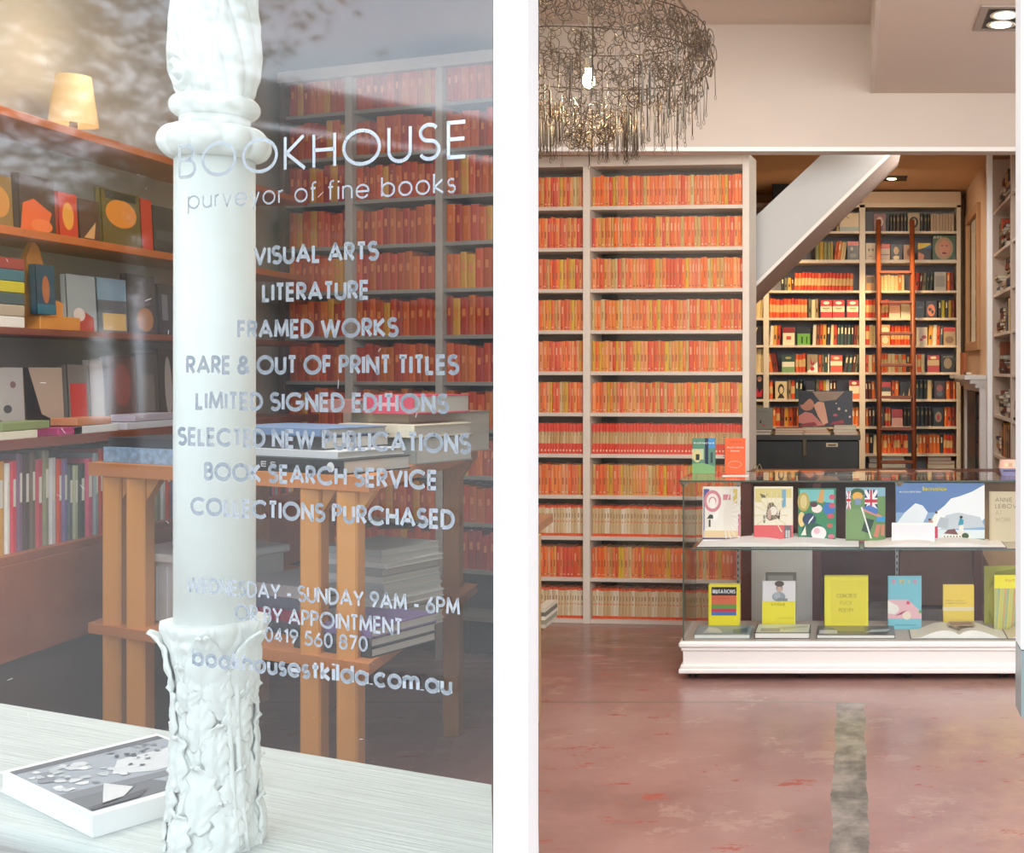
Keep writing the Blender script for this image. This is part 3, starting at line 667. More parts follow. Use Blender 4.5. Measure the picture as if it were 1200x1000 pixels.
for a in (0, 20, 40, 60, 80, 100, 250, 270, 290, 310, 325, 345):
    ar = math.radians(a); R = rad_at(26); p0 = Vector((R*math.cos(ar), R*math.sin(ar), PZ(24, CHY)-zc)); p1 = Vector((0.03*math.cos(ar), .03*math.sin(ar), 3.42-zc))
    if not in_shop(p0): continue
    n = 44
    for i in range(n):
        t = i/n; sag = -.10*math.sin(math.pi*t)*.6; c = p0.lerp(p1, t)+Vector((0, 0, sag)); dr = (p1-p0).normalized(); u = dr.orthogonal().normalized(); v = dr.cross(u)
        if i % 2: u, v = v, u
        b.tube([c+dr*.009*math.cos(q*math.pi/3)+u*.004*math.sin(q*math.pi/3) for q in range(6)], .0012, WIRE, 3, closed=True)
b.tube([(0, 0, 0.04), (0, 0, 3.42-zc)], .004, WIRE2, 6); b.lathe([(3.39-zc, .05), (3.45-zc, .05)], WIRE2, 20); b.build('chain', ch)
b = MB(); b.lathe([(-.026, .004), (-.021, .014), (-.008, .022), (.01, .021), (.03, .014), (.045, .012)], mat('#ffd9a0', .3, emit=40), 20); b.build('bulb', ch)
b = MB(); b.lathe([(.045, .014), (.09, .016), (.1, .006)], WIRE2, 14); b.build('bulb_socket', ch)
l = bpy.data.lights.new('chandelier_bulb', 'POINT'); l.energy = 12; l.color = (1, .72, .4); l.shadow_soft_size = .035
lo = bpy.data.objects.new('chandelier_bulb', l); COL.objects.link(lo); lo.location = (ch.location.x, ch.location.y, zc-.045)

# ------------------------------------------------------------------ recessed ceiling spots
rs = empty('recessed_ceiling_light', (PX(1195, 5.3), 5.3, ZR), label='square recessed ceiling light with two pairs of round lamps', cat='ceiling light')
b = MB(); z0, z1 = -.006, .0; w = .19
for x0, x1, y0, y1 in ((-w*.815, w*.815, -w*.98, -w*.81), (-w*.815, w*.815, w*.81, w*.98), (-w, -w*.82, -w*.98, w*.98), (w*.82, w, -w*.98, w*.98)): b.box(x0, x1, y0, y1, z0, z1, mat('#a09488', .5))
b.build('frame', rs)
b = MB(); b.box(-w*.82, w*.82, -w*.8, w*.8, -.003, 0, BLACK); b.build('backing', rs)
for x in (-.075, .075):
    for y in (-.07, .07):
        b = MB(); b.lathe([(-.004, .062), (-.010, .066), (-.012, .058), (-.006, .05)], mat('#e9e4da', .3, metal=.6), 24, c=(x, y)); lp = b.build('lamp', rs)
        b = MB(); b.lathe([(-.013, .045), (-.0135, .02)], mat('#fff0d0', .3, emit=6), 20, c=(x, y)); b.build('lens', lp)
ds_ = empty('downlight', (PX(1045, 9.5), 9.5, 3.02), label='small square downlight in the warm back room ceiling', cat='ceiling light')
b = MB(); b.box(-.12, .12, -.12, .12, -.006, 0, mat('#3a2c22', .6)); b.build('frame', ds_)
b = MB(); b.lathe([(-.007, .04), (-.012, .03)], mat('#ffe6b8', .3, emit=8), 16); b.build('lens', ds_)
def spot(name, loc, tgt, e, ang, col):
    l = bpy.data.lights.new(name, 'SPOT'); l.energy = e; l.spot_size = math.radians(ang); l.spot_blend = .7; l.color = col; l.shadow_soft_size = .04
    ob = bpy.data.objects.new(name, l); COL.objects.link(ob); ob.location = loc; ob.rotation_euler = (Vector(tgt)-Vector(loc)).to_track_quat('-Z', 'Y').to_euler()
spot('downlight_beam', (PX(1045, 9.3), 9.2, 2.98), (PX(1042, 10.1), 10.1, 1.7), 120, 46, (1, .66, .34))
spot('shelf_beam', (PX(905, 9.2), 9.0, 2.95), (PX(905, 10.1), 10.1, 1.7), 100, 62, (1, .72, .42))

# ------------------------------------------------------------------ staircase side across the back opening
YS = 7.25
stair = empty('staircase', P(877, 345, YS), label='white boxed underside of a staircase slanting across the back opening', cat='staircase')
def rel(p): return Vector(p)-stair.location
c0, c1, c2, c3 = P(1058, 168, YS), P(977, 168, YS), P(867, 271, YS), P(867, 354.5, YS)
b = MB(); b.prism([rel(c0), rel(c1), rel(c2), rel(c3)], (0, .03, 0), mat('#c3c5c3', .55)); b.build('stringer', stair)
e0 = c0.copy(); e1 = c3.copy(); dz = Vector((0, 0, .045))
b = MB(); b.prism([rel(e0), rel(e1), rel(e1)+Vector((.005, 0, .03)), rel(e0)+Vector((.0, 0, .03))], (0, -.012, 0), mat('#efebe2', .5)); b.build('edge_moulding', stair)
b = MB(); sy = Vector((0, .032, 0)); b.prism([rel(c0)+sy, rel(c3)+sy, rel(c3)+dz+sy, rel(c0)+dz+sy], (0, .78, 0), mat('#b9a497', .7)); SOF=1; b.build('soffit', stair)
b = MB(); n = 9
for i in range(n):
    t = i/n; p = c3.lerp(c0, t); q = c3.lerp(c0, (i+1)/n)
    b.box(p.x-stair.location.x, q.x-stair.location.x, .03, .78, q.z-stair.location.z+.06, q.z-stair.location.z+.08, mat('#c8b49c', .6))
b.build('steps', stair)
sp = empty('loudspeaker', P(905, 246, 9.8), label='black box loudspeaker on a shelf high on the amber wall', cat='loudspeaker')
b = MB(); b.box(0, .24, 0, .22, 0, .27, BLACK, .008); b.build('cabinet', sp)
b = MB(); b.lathe([(0, .07), (.006, .06), (.002, .02)], mat('#2b2b35', .5), 20); ob = b.build('driver', sp); ob.rotation_euler = (math.pi/2, 0, 0); ob.location = (.14, 0, .10)
b = MB(); b.box(0, .5, 0, .55, 0, .02, mat('#b58a5a', .6)); ob = b.build('wall_shelf', label='small timber wall shelf under the loudspeaker', cat='shelf'); ob.location = P(899, 246, 9.8)-Vector((0, .02, .02))

# ------------------------------------------------------------------ back room bookcase
YK = 10.1; kb = lambda px: PX(px, YK); zk = lambda py: PZ(py, YK)
bk = empty('back_room_bookcase', (kb(1011), YK, 0), label='tall cream bookcase lit by warm light behind the library ladder', cat='bookcase')
ox = bk.location.x; CR = mat('#ddd0b8', .5, var=.03)
ys_ = [271, 304.5, 340.5, 372.5, 404.5, 436.5, 468, 500, 532, 565, 600, 640]
for a, c in ((894.5, 901), (1007, 1014), (1121, 1126), (780, 784)):
    b = MB(); b.box(kb(a)-ox, kb(c)-ox, 0, .27, 0, zk(240), CR, .002); b.build('upright', bk)
b = MB(); b.box(kb(784)-ox, kb(1126)-ox, 0, .3, zk(243), zk(238), CR); b.box(kb(1010)-ox, kb(1126)-ox, 0, .3, zk(238), 3.0, mat('#d8c0a4', .6)); b.build('cornice', bk)
b = MB(); b.box(kb(784)-ox, kb(1126)-ox, .27, .29, 0, zk(240), mat('#8d8f98', .8)); b.build('back_panel', bk)
for i, y in enumerate(ys_[:11]):
    for a, c in ((784, 894.5), (901, 1007), (1014, 1121)):
        b = MB(); b.box(kb(a)-ox, kb(c)-ox, .0, .27, zk(y)-(.028 if i == 1 else .02), zk(y), CR); b.build('shelf', bk)
GEN_C = ['#c8552a', '#d8702c', '#7a2e22', '#3b3a3c', '#b9a070', '#e2cfa0', '#8a4a2a', '#2f4a4a', '#d9a040', '#5a2a24', '#99805a', '#4a5a6a', '#c04028', '#e0d8c0', '#6a6a50', '#20242a']
GEN = [spine_mesh(c, label=[(.55, .85, '#e0d0a0')] if i % 2 else [(.3, .5, '#2a2020')]) for i, c in enumerate(GEN_C)]
OR2 = [spine_mesh(c, band=[(0, .3, None), (.3, .7, '#d8b070'), (.7, 1, None)]) for c in ('#d24a22', '#e0602a', '#c83a24')]
DARK = [spine_mesh(c, label=[(.6, .8, '#8a7a50')]) for c in ('#2a2c2c', '#34383a', '#2c3a3c', '#3a302c')]
CREAMB = [spine_mesh(c) for c in ('#d8c08c', '#e0c890', '#cfb47c')]
YEL2 = [spine_mesh(c) for c in ('#b8962c', '#a8a034', '#c8a83c', '#2a5a6a', '#8a8a5a')]
shelf_of = {271: 'top', 304.5: 'second', 340.5: 'third', 372.5: 'fourth', 404.5: 'fifth', 436.5: 'sixth', 468: 'seventh', 500: 'eighth', 532: 'ninth'}
def row(a, c, y, hp, pool, pname, side, lean=0, wr=(3.2, 5.2), name='shelved_book'):
    x = kb(a); xe = kb(c)
    while x < xe-.012:
        w = min(rb.uniform(*wr)*YK/F, xe-x); h = hp*YK/F*rb.uniform(.93, 1.0)
        put_spine(name, rb.choice(pool), (x, YK+.05, zk(y)), w*.96, .14, h, lean=lean, label='%s book upright, %s shelf of back bookcase, %s' % (pname, shelf_of[y], side), cat='book', group='%s books, %s shelf, %s' % (pname, shelf_of[y], side))
        x += w
def face(a, c, y, hp, colr, shapes, lab, name='displayed_book', Yo=.03):
    w = (c-a)*YK/F; h = hp*YK/F
    return cover_book(name, (kb(a), YK+Yo, zk(y)), w, h, .025, colr, shapes, label=lab, tilt=.02)
PG = lambda top, bot: [('r', '#e9d8ae', 0, .33, 1, .66), ('e', '#f0e6c8', .5, .84, .28, .09), ('r', '#3a2a20', .2, .52, .8, .55), ('r', '#3a2a20', .3, .45, .7, .47)]
# left-most bay (877-894)
row(860, 893, 372.5, 22, CREAMB, 'pale', 'first bay', .06); face(878, 892, 404.5, 22, '#2c2420', [('p', '#d8c8a0', [(.1, .3), (.3, .9), (.7, .95), (.5, .6), (.4, .2)])], 'dark book with curled cream shape beside the left upright, fifth shelf')
row(878, 894, 436.5, 29, CREAMB, 'cream', 'first bay', 0, (4, 5))
face(877, 894, 468, 28, '#1e1a1a', [('p', '#c82030', [(.45, .1), (.6, .5), (.7, .25), (.95, .45), (.9, .1)]), ('p', '#3a7a30', [(.1, .15), (.3, .3), (.5, .2), (.3, .08)]), ('e', '#d89a70', .75, .85, .15, .12)], 'black cover with red and green flower at far left, seventh shelf')
face(879, 894, 500, 25, '#a88a4c', [('t', '#4a3a20', .1, .75, .6, .1, 'BOOK')], 'tan cover with dark title behind the grey card, eighth shelf')
# middle-left bay (901-1007)
row(980, 984, 271, 24, GEN, 'mixed', 'middle bay'); face(984, 1006.5, 271, 22, '#d0b890', [('p', '#8a7a58', [(.3, .9), (.5, .7), (.45, .68), (.25, .88)]), ('r', '#8a9a90', 0, 0, 1, .25)], 'beige pictorial cover at the top beside the slanting staircase')
row(955, 976, 304.5, 22, YEL2, 'yellow and teal', 'middle bay'); row(977, 990, 304.5, 23, CREAMB+GEN[:2], 'cream spined leaning', 'middle bay', .12)
face(993, 1006.5, 304.5, 22, '#22201e', [('r', '#c83a20', 0, .78, 1, 1), ('e', '#a89878', .4, .6, .12, .1), ('e', '#6a6a60', .5, .25, .3, .12)], 'black cover with orange top band next to the centre upright, second shelf')
row(915, 930, 340.5, 16, GEN, 'mixed', 'middle bay'); row(930, 1000, 340.5, 22, OR2, 'orange and cream banded', 'middle bay', .06, (3.5, 4.6))
row(901.5, 947, 372.5, 23, OR2, 'glowing orange banded', 'middle bay', 0, (3.6, 4.6)); row(947, 960, 372.5, 22.5, GEN, 'orange and brown', 'middle bay')
for a in (961.5, 976, 992.5): face(a, a+13.5, 372.5, 21, '#c83420', PG(0, 0), {961.5: 'first', 976: 'second', 992.5: 'third'}[a]+' of three red and cream covers facing out on the fourth shelf')
row(901.5, 915, 404.5, 24, GEN, 'slim mixed', 'middle bay', .05); face(917, 931, 404.5, 21, '#e8dcb4', [('r', '#8a2018', 0, .68, 1, 1), ('r', '#c84a28', .3, .3, .7, .5)], 'cream and dark red cover facing out on the fifth shelf')
face(934, 949, 404.5, 20, '#6aa82a', [('r', '#1e1c1a', 0, .68, 1, 1), ('r', '#2a4a18', .3, .1, .45, .5), ('r', '#2a4a18', .7, .1, .8, .5)], 'bright green cover with black top on the fifth shelf')
row(952, 1007, 404.5, 25, GEN, 'old clothbound', 'middle bay', .03)
row(901.5, 912, 436.5, 23, GEN[:3]+OR2, 'leaning orange', 'middle bay', -.16); face(916, 931, 436.5, 20, '#e8e0c0', [('r', '#2c4a34', 0, .62, 1, 1), ('r', '#7aa060', 0, 0, 1, .32), ('e', '#b0a070', .5, .85, .25, .07)], 'green and cream banded cover on the sixth shelf')
row(932, 944, 436.5, 22.5, OR2+CREAMB, 'orange and cream', 'middle bay left'); face(945.5, 958, 436.5, 21, '#a08a60', [('p', '#f0e8d8', [(0, 0), (1, 0), (1, .6)]), ('e', '#c82018', .5, .2, .2, .12), ('p', '#b01818', [(.3, .9), (.5, .5), (.8, .7), (.6, .4), (.35, .45)])], 'cover with red bird shape over white corner, sixth shelf')
row(959, 972, 436.5, 22, GEN, 'brown', 'middle bay centre'); face(973, 987, 436.5, 20, '#c85028', [('r', '#e8d8b0', 0, .4, 1, .66), ('e', '#e0c8a0', .5, .83, .25, .08)], 'red banded cover right of centre on the sixth shelf')
row(988, 1006, 436.5, 22.5, GEN+OR2, 'slanting mixed', 'middle bay right', .14)
row(901.5, 906.5, 468, 23, OR2, 'orange', 'middle bay left'); face(908, 922, 468, 21, '#e0c890', [('e', '#3a2a1c', .5, .55, .26, .3), ('e', '#e0c890', .52, .5, .16, .2), ('p', '#3a2a1c', [(.2, .05), (.4, .3), (.6, .3), (.8, .05)])], 'cream cover with dark bearded head drawing, seventh shelf')
row(923, 942, 468, 23, GEN+OR2, 'mixed', 'middle bay centre'); face(944, 955, 468, 21, '#28282c', [('r', '#c8b890', .1, .45, .9, .5)], 'dark cover half hidden behind the reclining figure picture')
row(956, 980, 468, 23, GEN+YEL2, 'mixed', 'middle bay right'); face(995, 1007, 468, 22, '#e8d8b0', [('r', '#a82a1c', 0, .7, 1, 1), ('r', '#d86a28', 0, 0, 1, .3), ('e', '#e8d0a0', .5, .85, .25, .08)], 'cream and red cover right of the reclining figure picture, seventh shelf')
row(905, 935, 500, 23, GEN[:10]+OR2, 'warm coloured', 'middle bay left'); row(998, 1007, 500, 23, OR2+GEN[:3], 'warm coloured', 'middle bay right')
# right bay (1014-1121)
face(1024, 1038, 271, 21, '#6a1820', [('e', '#b8a088', .5, .55, .3, .28), ('e', '#6a1820', .5, .5, .15, .15)], 'dark red cover with pale faces behind the ladder top')
row(1043, 1064, 271, 22, DARK, 'dark cloth', 'right bay left'); face(1064, 1078, 271, 22, '#b0a080', [('e', '#2a2420', .5, .5, .38, .3), ('e', '#b8a088', .5, .5, .2, .2)], 'pale cover with dark haired portrait at the ladder, top shelf')
row(1078, 1090, 271, 22, DARK, 'dark cloth', 'right bay right'); row(1091, 1120, 271, 22, [spine_mesh('#b8a48c')], 'beige', 'right bay end', 0, (3, 4))
face(1014.5, 1026, 304.5, 20, '#b09870', [('e', '#4a3a28', .35, .6, .12, .08), ('e', '#4a3a28', .72, .6, .12, .08), ('r', '#4a3a28', .3, .2, .7, .25)], 'tan cover with large drawn face beside centre upright, second shelf')
face(1031, 1043, 304.5, 19, '#c8a888', [('r', '#c83a20', 0, .72, 1, 1), ('r', '#5a3a28', .1, .3, .9, .36)], 'pink and red banded cover left of the skull-like bust cover')
face(1044, 1057, 304.5, 18, '#1c1a1a', [('e', '#c8a070', .5, .62, .24, .26), ('e', '#e8c890', .5, .15, .28, .15)], 'black cover with pale bust head, second shelf')
face(1059, 1072, 304.5, 18, '#b88a60', [('e', '#7a4a30', .5, .5, .2, .25)], 'tan portrait cover behind the right ladder rail')
face(1076, 1091, 304.5, 20, '#1a1818', [('p', '#e8c820', [(0, .6), (0, 1), (1, 1), (1, .85)]), ('p', '#d88a60', [(0, 0), (.4, .0), (.5, .3), (0, .5)]), ('p', '#2a6aa0', [(.4, .7), (1, .9), (1, .7)])], 'black cover with yellow corner and diagonal shapes, second shelf')
face(1093, 1120, 304.5, 29, '#3a5a40', [('e', '#a88a68', .5, .48, .40, .46), ('e', '#c88a70', .52, .5, .24, .32), ('e', '#6a2020', .52, .28, .10, .045), ('e', '#4a2a20', .42, .58, .05, .025), ('e', '#4a2a20', .62, .58, .05, .025), ('t', '#e0d8b8', .04, .87, .36, .10, 'ART')], 'large magazine cover with smiling face and long fair hair')
face(1014.5, 1025, 340.5, 18, '#a87a20', [('r', '#5a4418', .1, .5, .9, .9)], 'brown gold cover left of ladder, third shelf')
row(1032, 1060, 340.5, 19, CREAMB+GEN[:3], 'cream and orange', 'right bay left'); row(1072, 1094, 340.5, 22, GEN+DARK, 'mixed slim', 'right bay centre', .08); face(1095, 1109, 340.5, 22, '#b0a898', [('r', '#8a8478', .1, .2, .9, .8)], 'pale grey text cover on the third shelf'); row(1110, 1119, 340.5, 22, GEN[:8], 'mixed', 'right bay end')
row(1014.5, 1026, 372.5, 22, OR2, 'orange lit', 'right bay left end'); row(1033, 1042, 372.5, 22, OR2, 'orange lit', 'right bay left'); face(1042, 1055, 372.5, 18, '#e8a060', [('r', '#e8d0a0', 0, 0, 1, .3), ('r', '#b83820', 0, .8, 1, 1)], 'orange lit cover between the ladder rails, fourth shelf'); face(1056, 1067, 372.5, 18, '#c8a870', [('r', '#e8d8b0', 0, 0, 1, .4)], 'cream lit cover at right ladder rail, fourth shelf')
face(1073, 1083, 372.5, 19, '#2c3030', [('r', '#6a6a60', .2, .6, .8, .7)], 'plain charcoal cover right of ladder, fourth shelf'); face(1085, 1098, 372.5, 20, '#2a2420', [('e', '#c8744a', .5, .45, .36, .36), ('e', '#2a2420', .4, .5, .15, .1), ('e', '#2a2420', .62, .35, .12, .1)], 'dark cover with orange twisted figure, fourth shelf')
row(1100, 1120, 372.5, 22, GEN[:8]+YEL2, 'mixed', 'right bay end')
row(1014.5, 1026, 404.5, 24, OR2+CREAMB, 'orange', 'right bay left end'); face(1032, 1043, 404.5, 24, '#e89a40', [('e', '#f0e0b0', .5, .25, .35, .18), ('e', '#f0e0b0', .5, .75, .4, .15)], 'orange and cream patterned cover in the ladder light, fifth shelf'); row(1044, 1067, 404.5, 24, OR2, 'glowing orange', 'right bay centre')
face(1074, 1087, 404.5, 21, '#c8b898', [('e', '#a81c20', .7, .45, .22, .1), ('e', '#a81c20', .45, .3, .15, .08)], 'pale cover with red bird, right of ladder'); row(1088, 1105, 404.5, 24, GEN+CREAMB, 'slim leaning', 'right bay', .05); face(1106, 1120, 404.5, 21, '#b09868', [('r', '#c83c24', 0, .76, 1, 1), ('e', '#8a6a48', .5, .3, .35, .2)], 'tan cover with orange band at right end, fifth shelf')
row(1014.5, 1026, 436.5, 22, GEN[:6], 'red brown', 'right bay left end'); row(1031, 1049, 436.5, 23, DARK[:1]+CREAMB+OR2, 'lit cream and orange', 'right bay left'); row(1049, 1084, 436.5, 22, OR2+GEN[:7], 'orange and brown', 'right bay centre')
face(1087, 1101, 436.5, 20, '#a82c24', [('r', '#b8a070', 0, .4, 1, .72), ('e', '#e0d0a8', .5, .86, .25, .08)], 'dark red and tan banded cover, sixth shelf right'); face(1103, 1119, 436.5, 21, '#22261e', [('e', '#8a7a60', .5, .5, .3, .3), ('t', '#b0a080', .15, .82, .7, .1, 'ALICE')], 'dark green cover with framed figure, sixth shelf right end')
row(1014.5, 1026, 468, 22, GEN, 'mixed', 'right bay left end', -.05); face(1032, 1044, 468, 20, '#e8dcb8', [('r', '#b02c1c', 0, .7, 1, 1), ('r', '#3a2a20', 0, .45, 1, .7)], 'cream cover with dark and red bands in ladder light'); row(1045, 1054, 468, 22, GEN[:6], 'brown', 'right bay left'); face(1055, 1068, 468, 20, '#1e1c18', [('p', '#d8c8a0', [(.2, .1), (.35, .4), (.3, .1)]), ('p', '#c8a060', [(.7, .15), (.85, .7), (.9, .2)])], 'black cover with pale figures between ladder rails')
row(1073, 1094, 468, 23, DARK+CREAMB[:1], 'grey blue', 'right bay centre'); face(1095, 1108, 468, 21, '#3a2228', [('e', '#8a5048', .5, .6, .3, .2), ('e', '#4a5a60', .5, .3, .3, .15)], 'dark crimson comic-like cover, seventh shelf'); row(1109, 1120, 468, 22, GEN[:3], 'rust red', 'right bay end')
row(1014.5, 1026, 500, 22, GEN, 'mixed', 'right bay left end'); face(1027, 1036, 500, 22, '#2a1c18', [('e', '#c8a050', .6, .6, .2, .12)], 'dark cover behind left ladder rail, eighth shelf'); row(1037, 1044, 500, 22, OR2, 'orange', 'right bay left'); face(1045, 1058, 500, 20, '#e8a888', [('r', '#b02418', 0, .5, 1, 1)], 'red over salmon cover between the ladder rails'); row(1059, 1068, 500, 22, DARK, 'dark', 'right bay centre')
row(1074, 1093, 500, 22.5, DARK, 'charcoal', 'right bay right'); face(1094, 1106, 500, 22, '#20201e', [('e', '#8a7a60', .5, .5, .34, .28), ('e', '#a03028', .5, .48, .16, .16)], 'black cover with round portrait medallion, eighth shelf'); row(1107, 1120, 500, 23, GEN[:3], 'rust brown', 'right bay end')
row(1014.5, 1030, 532, 23, GEN, 'mixed', 'right bay left'); row(1031, 1066, 532, 23, OR2+GEN[:2], 'orange', 'right bay centre'); row(1073, 1120, 532, 23, GEN[:5]+OR2, 'orange and tan', 'right bay right', 0, (3.2, 4.5))
def lying_stack(px0, px1, Y, z, n, pool, where, th=(.012, .03), depth=.2, names='stacked_book', rz=0):
    for i in range(n):
        t = rb.uniform(*th); w = (px1-px0)*Y/F*rb.uniform(.85, 1.0); x = PX(px0, Y)+rb.uniform(0, .01)
        c = pool[i % len(pool)]
        b = MB(); m = mat(c, .5); b.box(0, w, 0, depth, 0, .002, m); b.box(0, w, 0, depth, t-.002, t, m); b.box(0, .003, 0, depth, 0, t, m); b.box(.003, w-.003, .004, depth-.004, .002, t-.002, PAGE)
        ob = b.build(names, label=('%s lying flat %s' % (('pale' if c.startswith(('#e', '#d', '#f', '#c')) else 'dark')+' book', where)) if n == 1 else '%s, %s of stack %s' % (('pale' if c.startswith(('#e', '#d', '#f', '#c')) else 'dark')+' book', ['bottom', 'second from bottom', 'third from bottom', 'fourth from bottom', 'fifth from bottom', 'sixth from bottom', 'seventh from bottom', 'eighth from bottom', 'ninth from bottom'][i], where), cat='book'); ob.location = (x, Y, z); ob.rotation_euler = (0, 0, rz+rb.uniform(-.04, .04)); z += t
    return z
lying_stack(1017, 1065, 10.15, zk(565), 6, ['#c8a040', '#2a2420', '#d88a28', '#3a302c', '#5a2a30', '#b0b0a0'], 'left end of lowest visible back shelf', (.03, .045))
lying_stack(1086, 1118, 10.15, zk(565), 7, ['#e0d8b0', '#2a4a5a', '#d8d0b8', '#e0c040', '#d86a28', '#a83020', '#3a2a28'], 'right end of lowest visible back shelf', (.028, .04))

# library ladder
LY = 9.75
ld = empty('library_ladder', (PX(1050, LY), LY, 0), label='brown wooden library ladder leaning on the back bookcase', cat='ladder')
LW = mat('#8a4826', .4, var=.12, scale=6)
for a, tp in ((1030, 262), (1070, 262)):
    b = MB(); x = PX(a, LY)-ld.location.x; b.tube([(x, -.28, 0), (x, .18, PZ(tp, LY)+.05)], .021, LW, 8); b.build('rail', ld)
for i, y in enumerate((318, 354, 391, 428, 465.5, 502, 540, 580, 622)):
    z = PZ(y, LY); yo = -.28+.46*z/(PZ(262, LY)+.05)
    b = MB(); b.box(PX(1031, LY)-ld.location.x, PX(1069, LY)-ld.location.x, yo-.03, yo+.03, z-.012, z+.012, LW, .004); b.build('rung', ld)

# black chest with things on it
YC = 9.1; ck = empty('black_chest', (PX(860, YC), YC, 0), label='large black trunk-like chest below the back shelves', cat='chest')
b = MB(); CM = mat('#3b3d3c', .45, var=.2, scale=6, bump=.2); W_ = PX(1007, YC)-PX(860, YC); zt = PZ(510, YC); b.box(0, W_, 0, .6, 0, zt-.04, CM, .01); b.build('body', ck)
b = MB(); b.box(-.01, W_+.01, -.012, .61, zt-.04, zt, mat('#4a4b48', .4, var=.15), .004); b.build('lid', ck)
for px in (943,):
    b = MB(); x = PX(px, YC)-ck.location.x; b.box(x-.015, x+.015, -.015, 0, zt-.16, zt-.03, mat('#6a5c48', .4, metal=.5), .003); b.build('clasp', ck)
b = MB(); x = PX(975, YC)-ck.location.x; b.box(x-.045, x+.045, -.006, 0, zt-.09, zt-.06, mat('#d8c8a8', .5)); b.box(x-.03, x+.03, -.008, -.006, zt-.082, zt-.07, mat('#6a5a48', .5)); b.build('label_plate', ck)
YA = 9.12
lying_stack(880, 905, YA, zt, 2, ['#5a5a48', '#6a4a2a'], 'under the grey card on the black chest', (.018, .022))
lying_stack(908, 944, YA, zt, 3, ['#c88a50', '#d8a070', '#c86a38'], 'left of the middle on the black chest', (.012, .02))
lying_stack(940, 972, YA+.02, zt, 3, ['#d8b078', '#e07830', '#e8d0a0'], 'in the middle of the black chest', (.016, .022))
lying_stack(976, 1004, YA, zt, 3, ['#c87858', '#e8d8b8', '#f0e8d0'], 'at the right end of the black chest', (.018, .028))
cover_book('displayed_card', (PX(879, YA), YA+.04, zt+.038), 26*YA/F, 26*YA/F, .02, '#8a8878', [('r', '#6a6858', .2, .8, .8, .82), ('e', '#5a3a28', .45, .35, .05, .08), ('e', '#c84838', .6, .2, .06, .04)], tilt=.06, label='grey square picture book with tiny figure leaning on the chest')
cover_book('art_print', (PX(935, YA), YA+.10, zt+.055), 64*YA/F, 43*YA/F, .03, '#2a2c34', [
 ('p', '#9a8068', [(.25, .98), (.85, .98), (.7, .75), (.4, .7)]), ('e', '#c08060', .16, .62, .13, .17), ('p', '#141218', [(.0, .95), (.28, .95), (.33, .7), (.22, .82), (.08, .62), (.0, .6)]), ('p', '#e0a888', [(.28, .6), (.36, .7), (.47, .68), (.5, .5), (.55, .12), (.46, .06), (.36, .3)]),
 ('p', '#c87a70', [(0, .3), (.12, .42), (.25, .38), (.42, .12), (.5, .05), (.3, .02), (0, .12)]), ('p', '#8a2430', [(0, .0), (.35, .04), (.3, .14), (.1, .1)]), ('p', '#98283a', [(.58, .06), (.85, .1), (.83, .2), (.62, .14)]),
 ('e', '#c8b8a8', .88, .45, .02, .03), ('e', '#c8b8a8', .75, .5, .025, .04), ('e', '#b85070', .68, .33, .04, .04), ('e', '#d8c8b8', .7, .65, .015, .02), ('e', '#c8b8a8', .95, .28, .02, .03)], tilt=.05, label='dark painting of a dreaming reclining figure propped on the chest', cat='picture')

# side wall pieces: mirror, mantelpiece with dark fireplace, white post
FW = .965
mir = empty('framed_mirror', (FW, 9.05, PZ(410, 9.0)), label='tall mirror in a timber frame hanging on the side wall', cat='mirror')
b = MB(); y0, y1 = 0, .95; zt2 = PZ(240, 9.2)-mir.location.z; FR = mat('#b48a62', .5)
for a in ((-.03, 0, y0, y0+.07, 0, zt2), (-.03, 0, y1-.07, y1, 0, zt2), (-.03, 0, y0+.0705, y1-.0705, 0, .07), (-.03, 0, y0+.0705, y1-.0705, zt2-.07, zt2)): b.box(*a, FR, .003)
b.build('frame', mir)
b = MB(); b.box(-.012, -.006, y0+.07, y1-.07, .07, zt2-.07, mat('#d8d8d4', .03, metal=1)); b.build('mirror_glass', mir)
b = MB(); b.box(FW, 1.3, 8.66, 10.4, 0, 3.02, mat('#d2b394', .8)); st('wall_chimney_breast', b)
fp = empty('fireplace', (FW, 8.72, 0), label='dark tiled fireplace under a stepped white mantelpiece', cat='fireplace')
zm = PZ(440, 8.7)
b = MB()
for i, (dx, hh) in enumerate(((.16, .03), (.12, .03), (.08, .03), (.05, .03))): b.box(-dx, 0, -.1+i*.02, 1.25-i*.02, zm-.03*(i+1), zm-.03*i, WHITE)
b.build('mantelshelf', fp)
b = MB(); b.box(-.045, 0, -.05, 0.03, 0, zm-.12, WHITE); b.build('pilaster', fp)
b = MB(); b.box(-.045, 0, 1.12, 1.22, 0, zm-.12, WHITE); b.build('pilaster', fp)
DT = mat('#27313c', .35, var=.2, scale=6)
for i in range(7):
    for j in range(2):
        b = MB(); z = .02+i*(zm-.16)/7; b.box(-.02, -.004, .04+j*.2, .23+j*.2, z, z+(zm-.16)/7-.008, DT, .002); b.build('tile', fp)
b = MB(); b.box(-.03, 0, .45, 1.1, 0, zm-.13, mat('#2a3138', .4, var=.2)); b.build('firebox', fp)
lying_stack(1131, 1139, 8.95, zm, 1, ['#6a4a34'], 'on the mantelpiece', (.02, .03), .25)
b = MB()
for i in range(6): b.box(0, .03, i*.04, i*.04+.036, 0, .17, mat(['#a86038', '#b8704a'][i % 2], .6), .002)
b.build('small_basket', label='small brown slatted box standing on the mantelpiece', cat='box').location = (FW-.13, 9.1, zm)
b = MB(); b.box(PX(1157, 7.9), PX(1163.5, 7.9), 7.9, 7.98, 0, 3.02, WHITE, .004); st('trim_2', b)

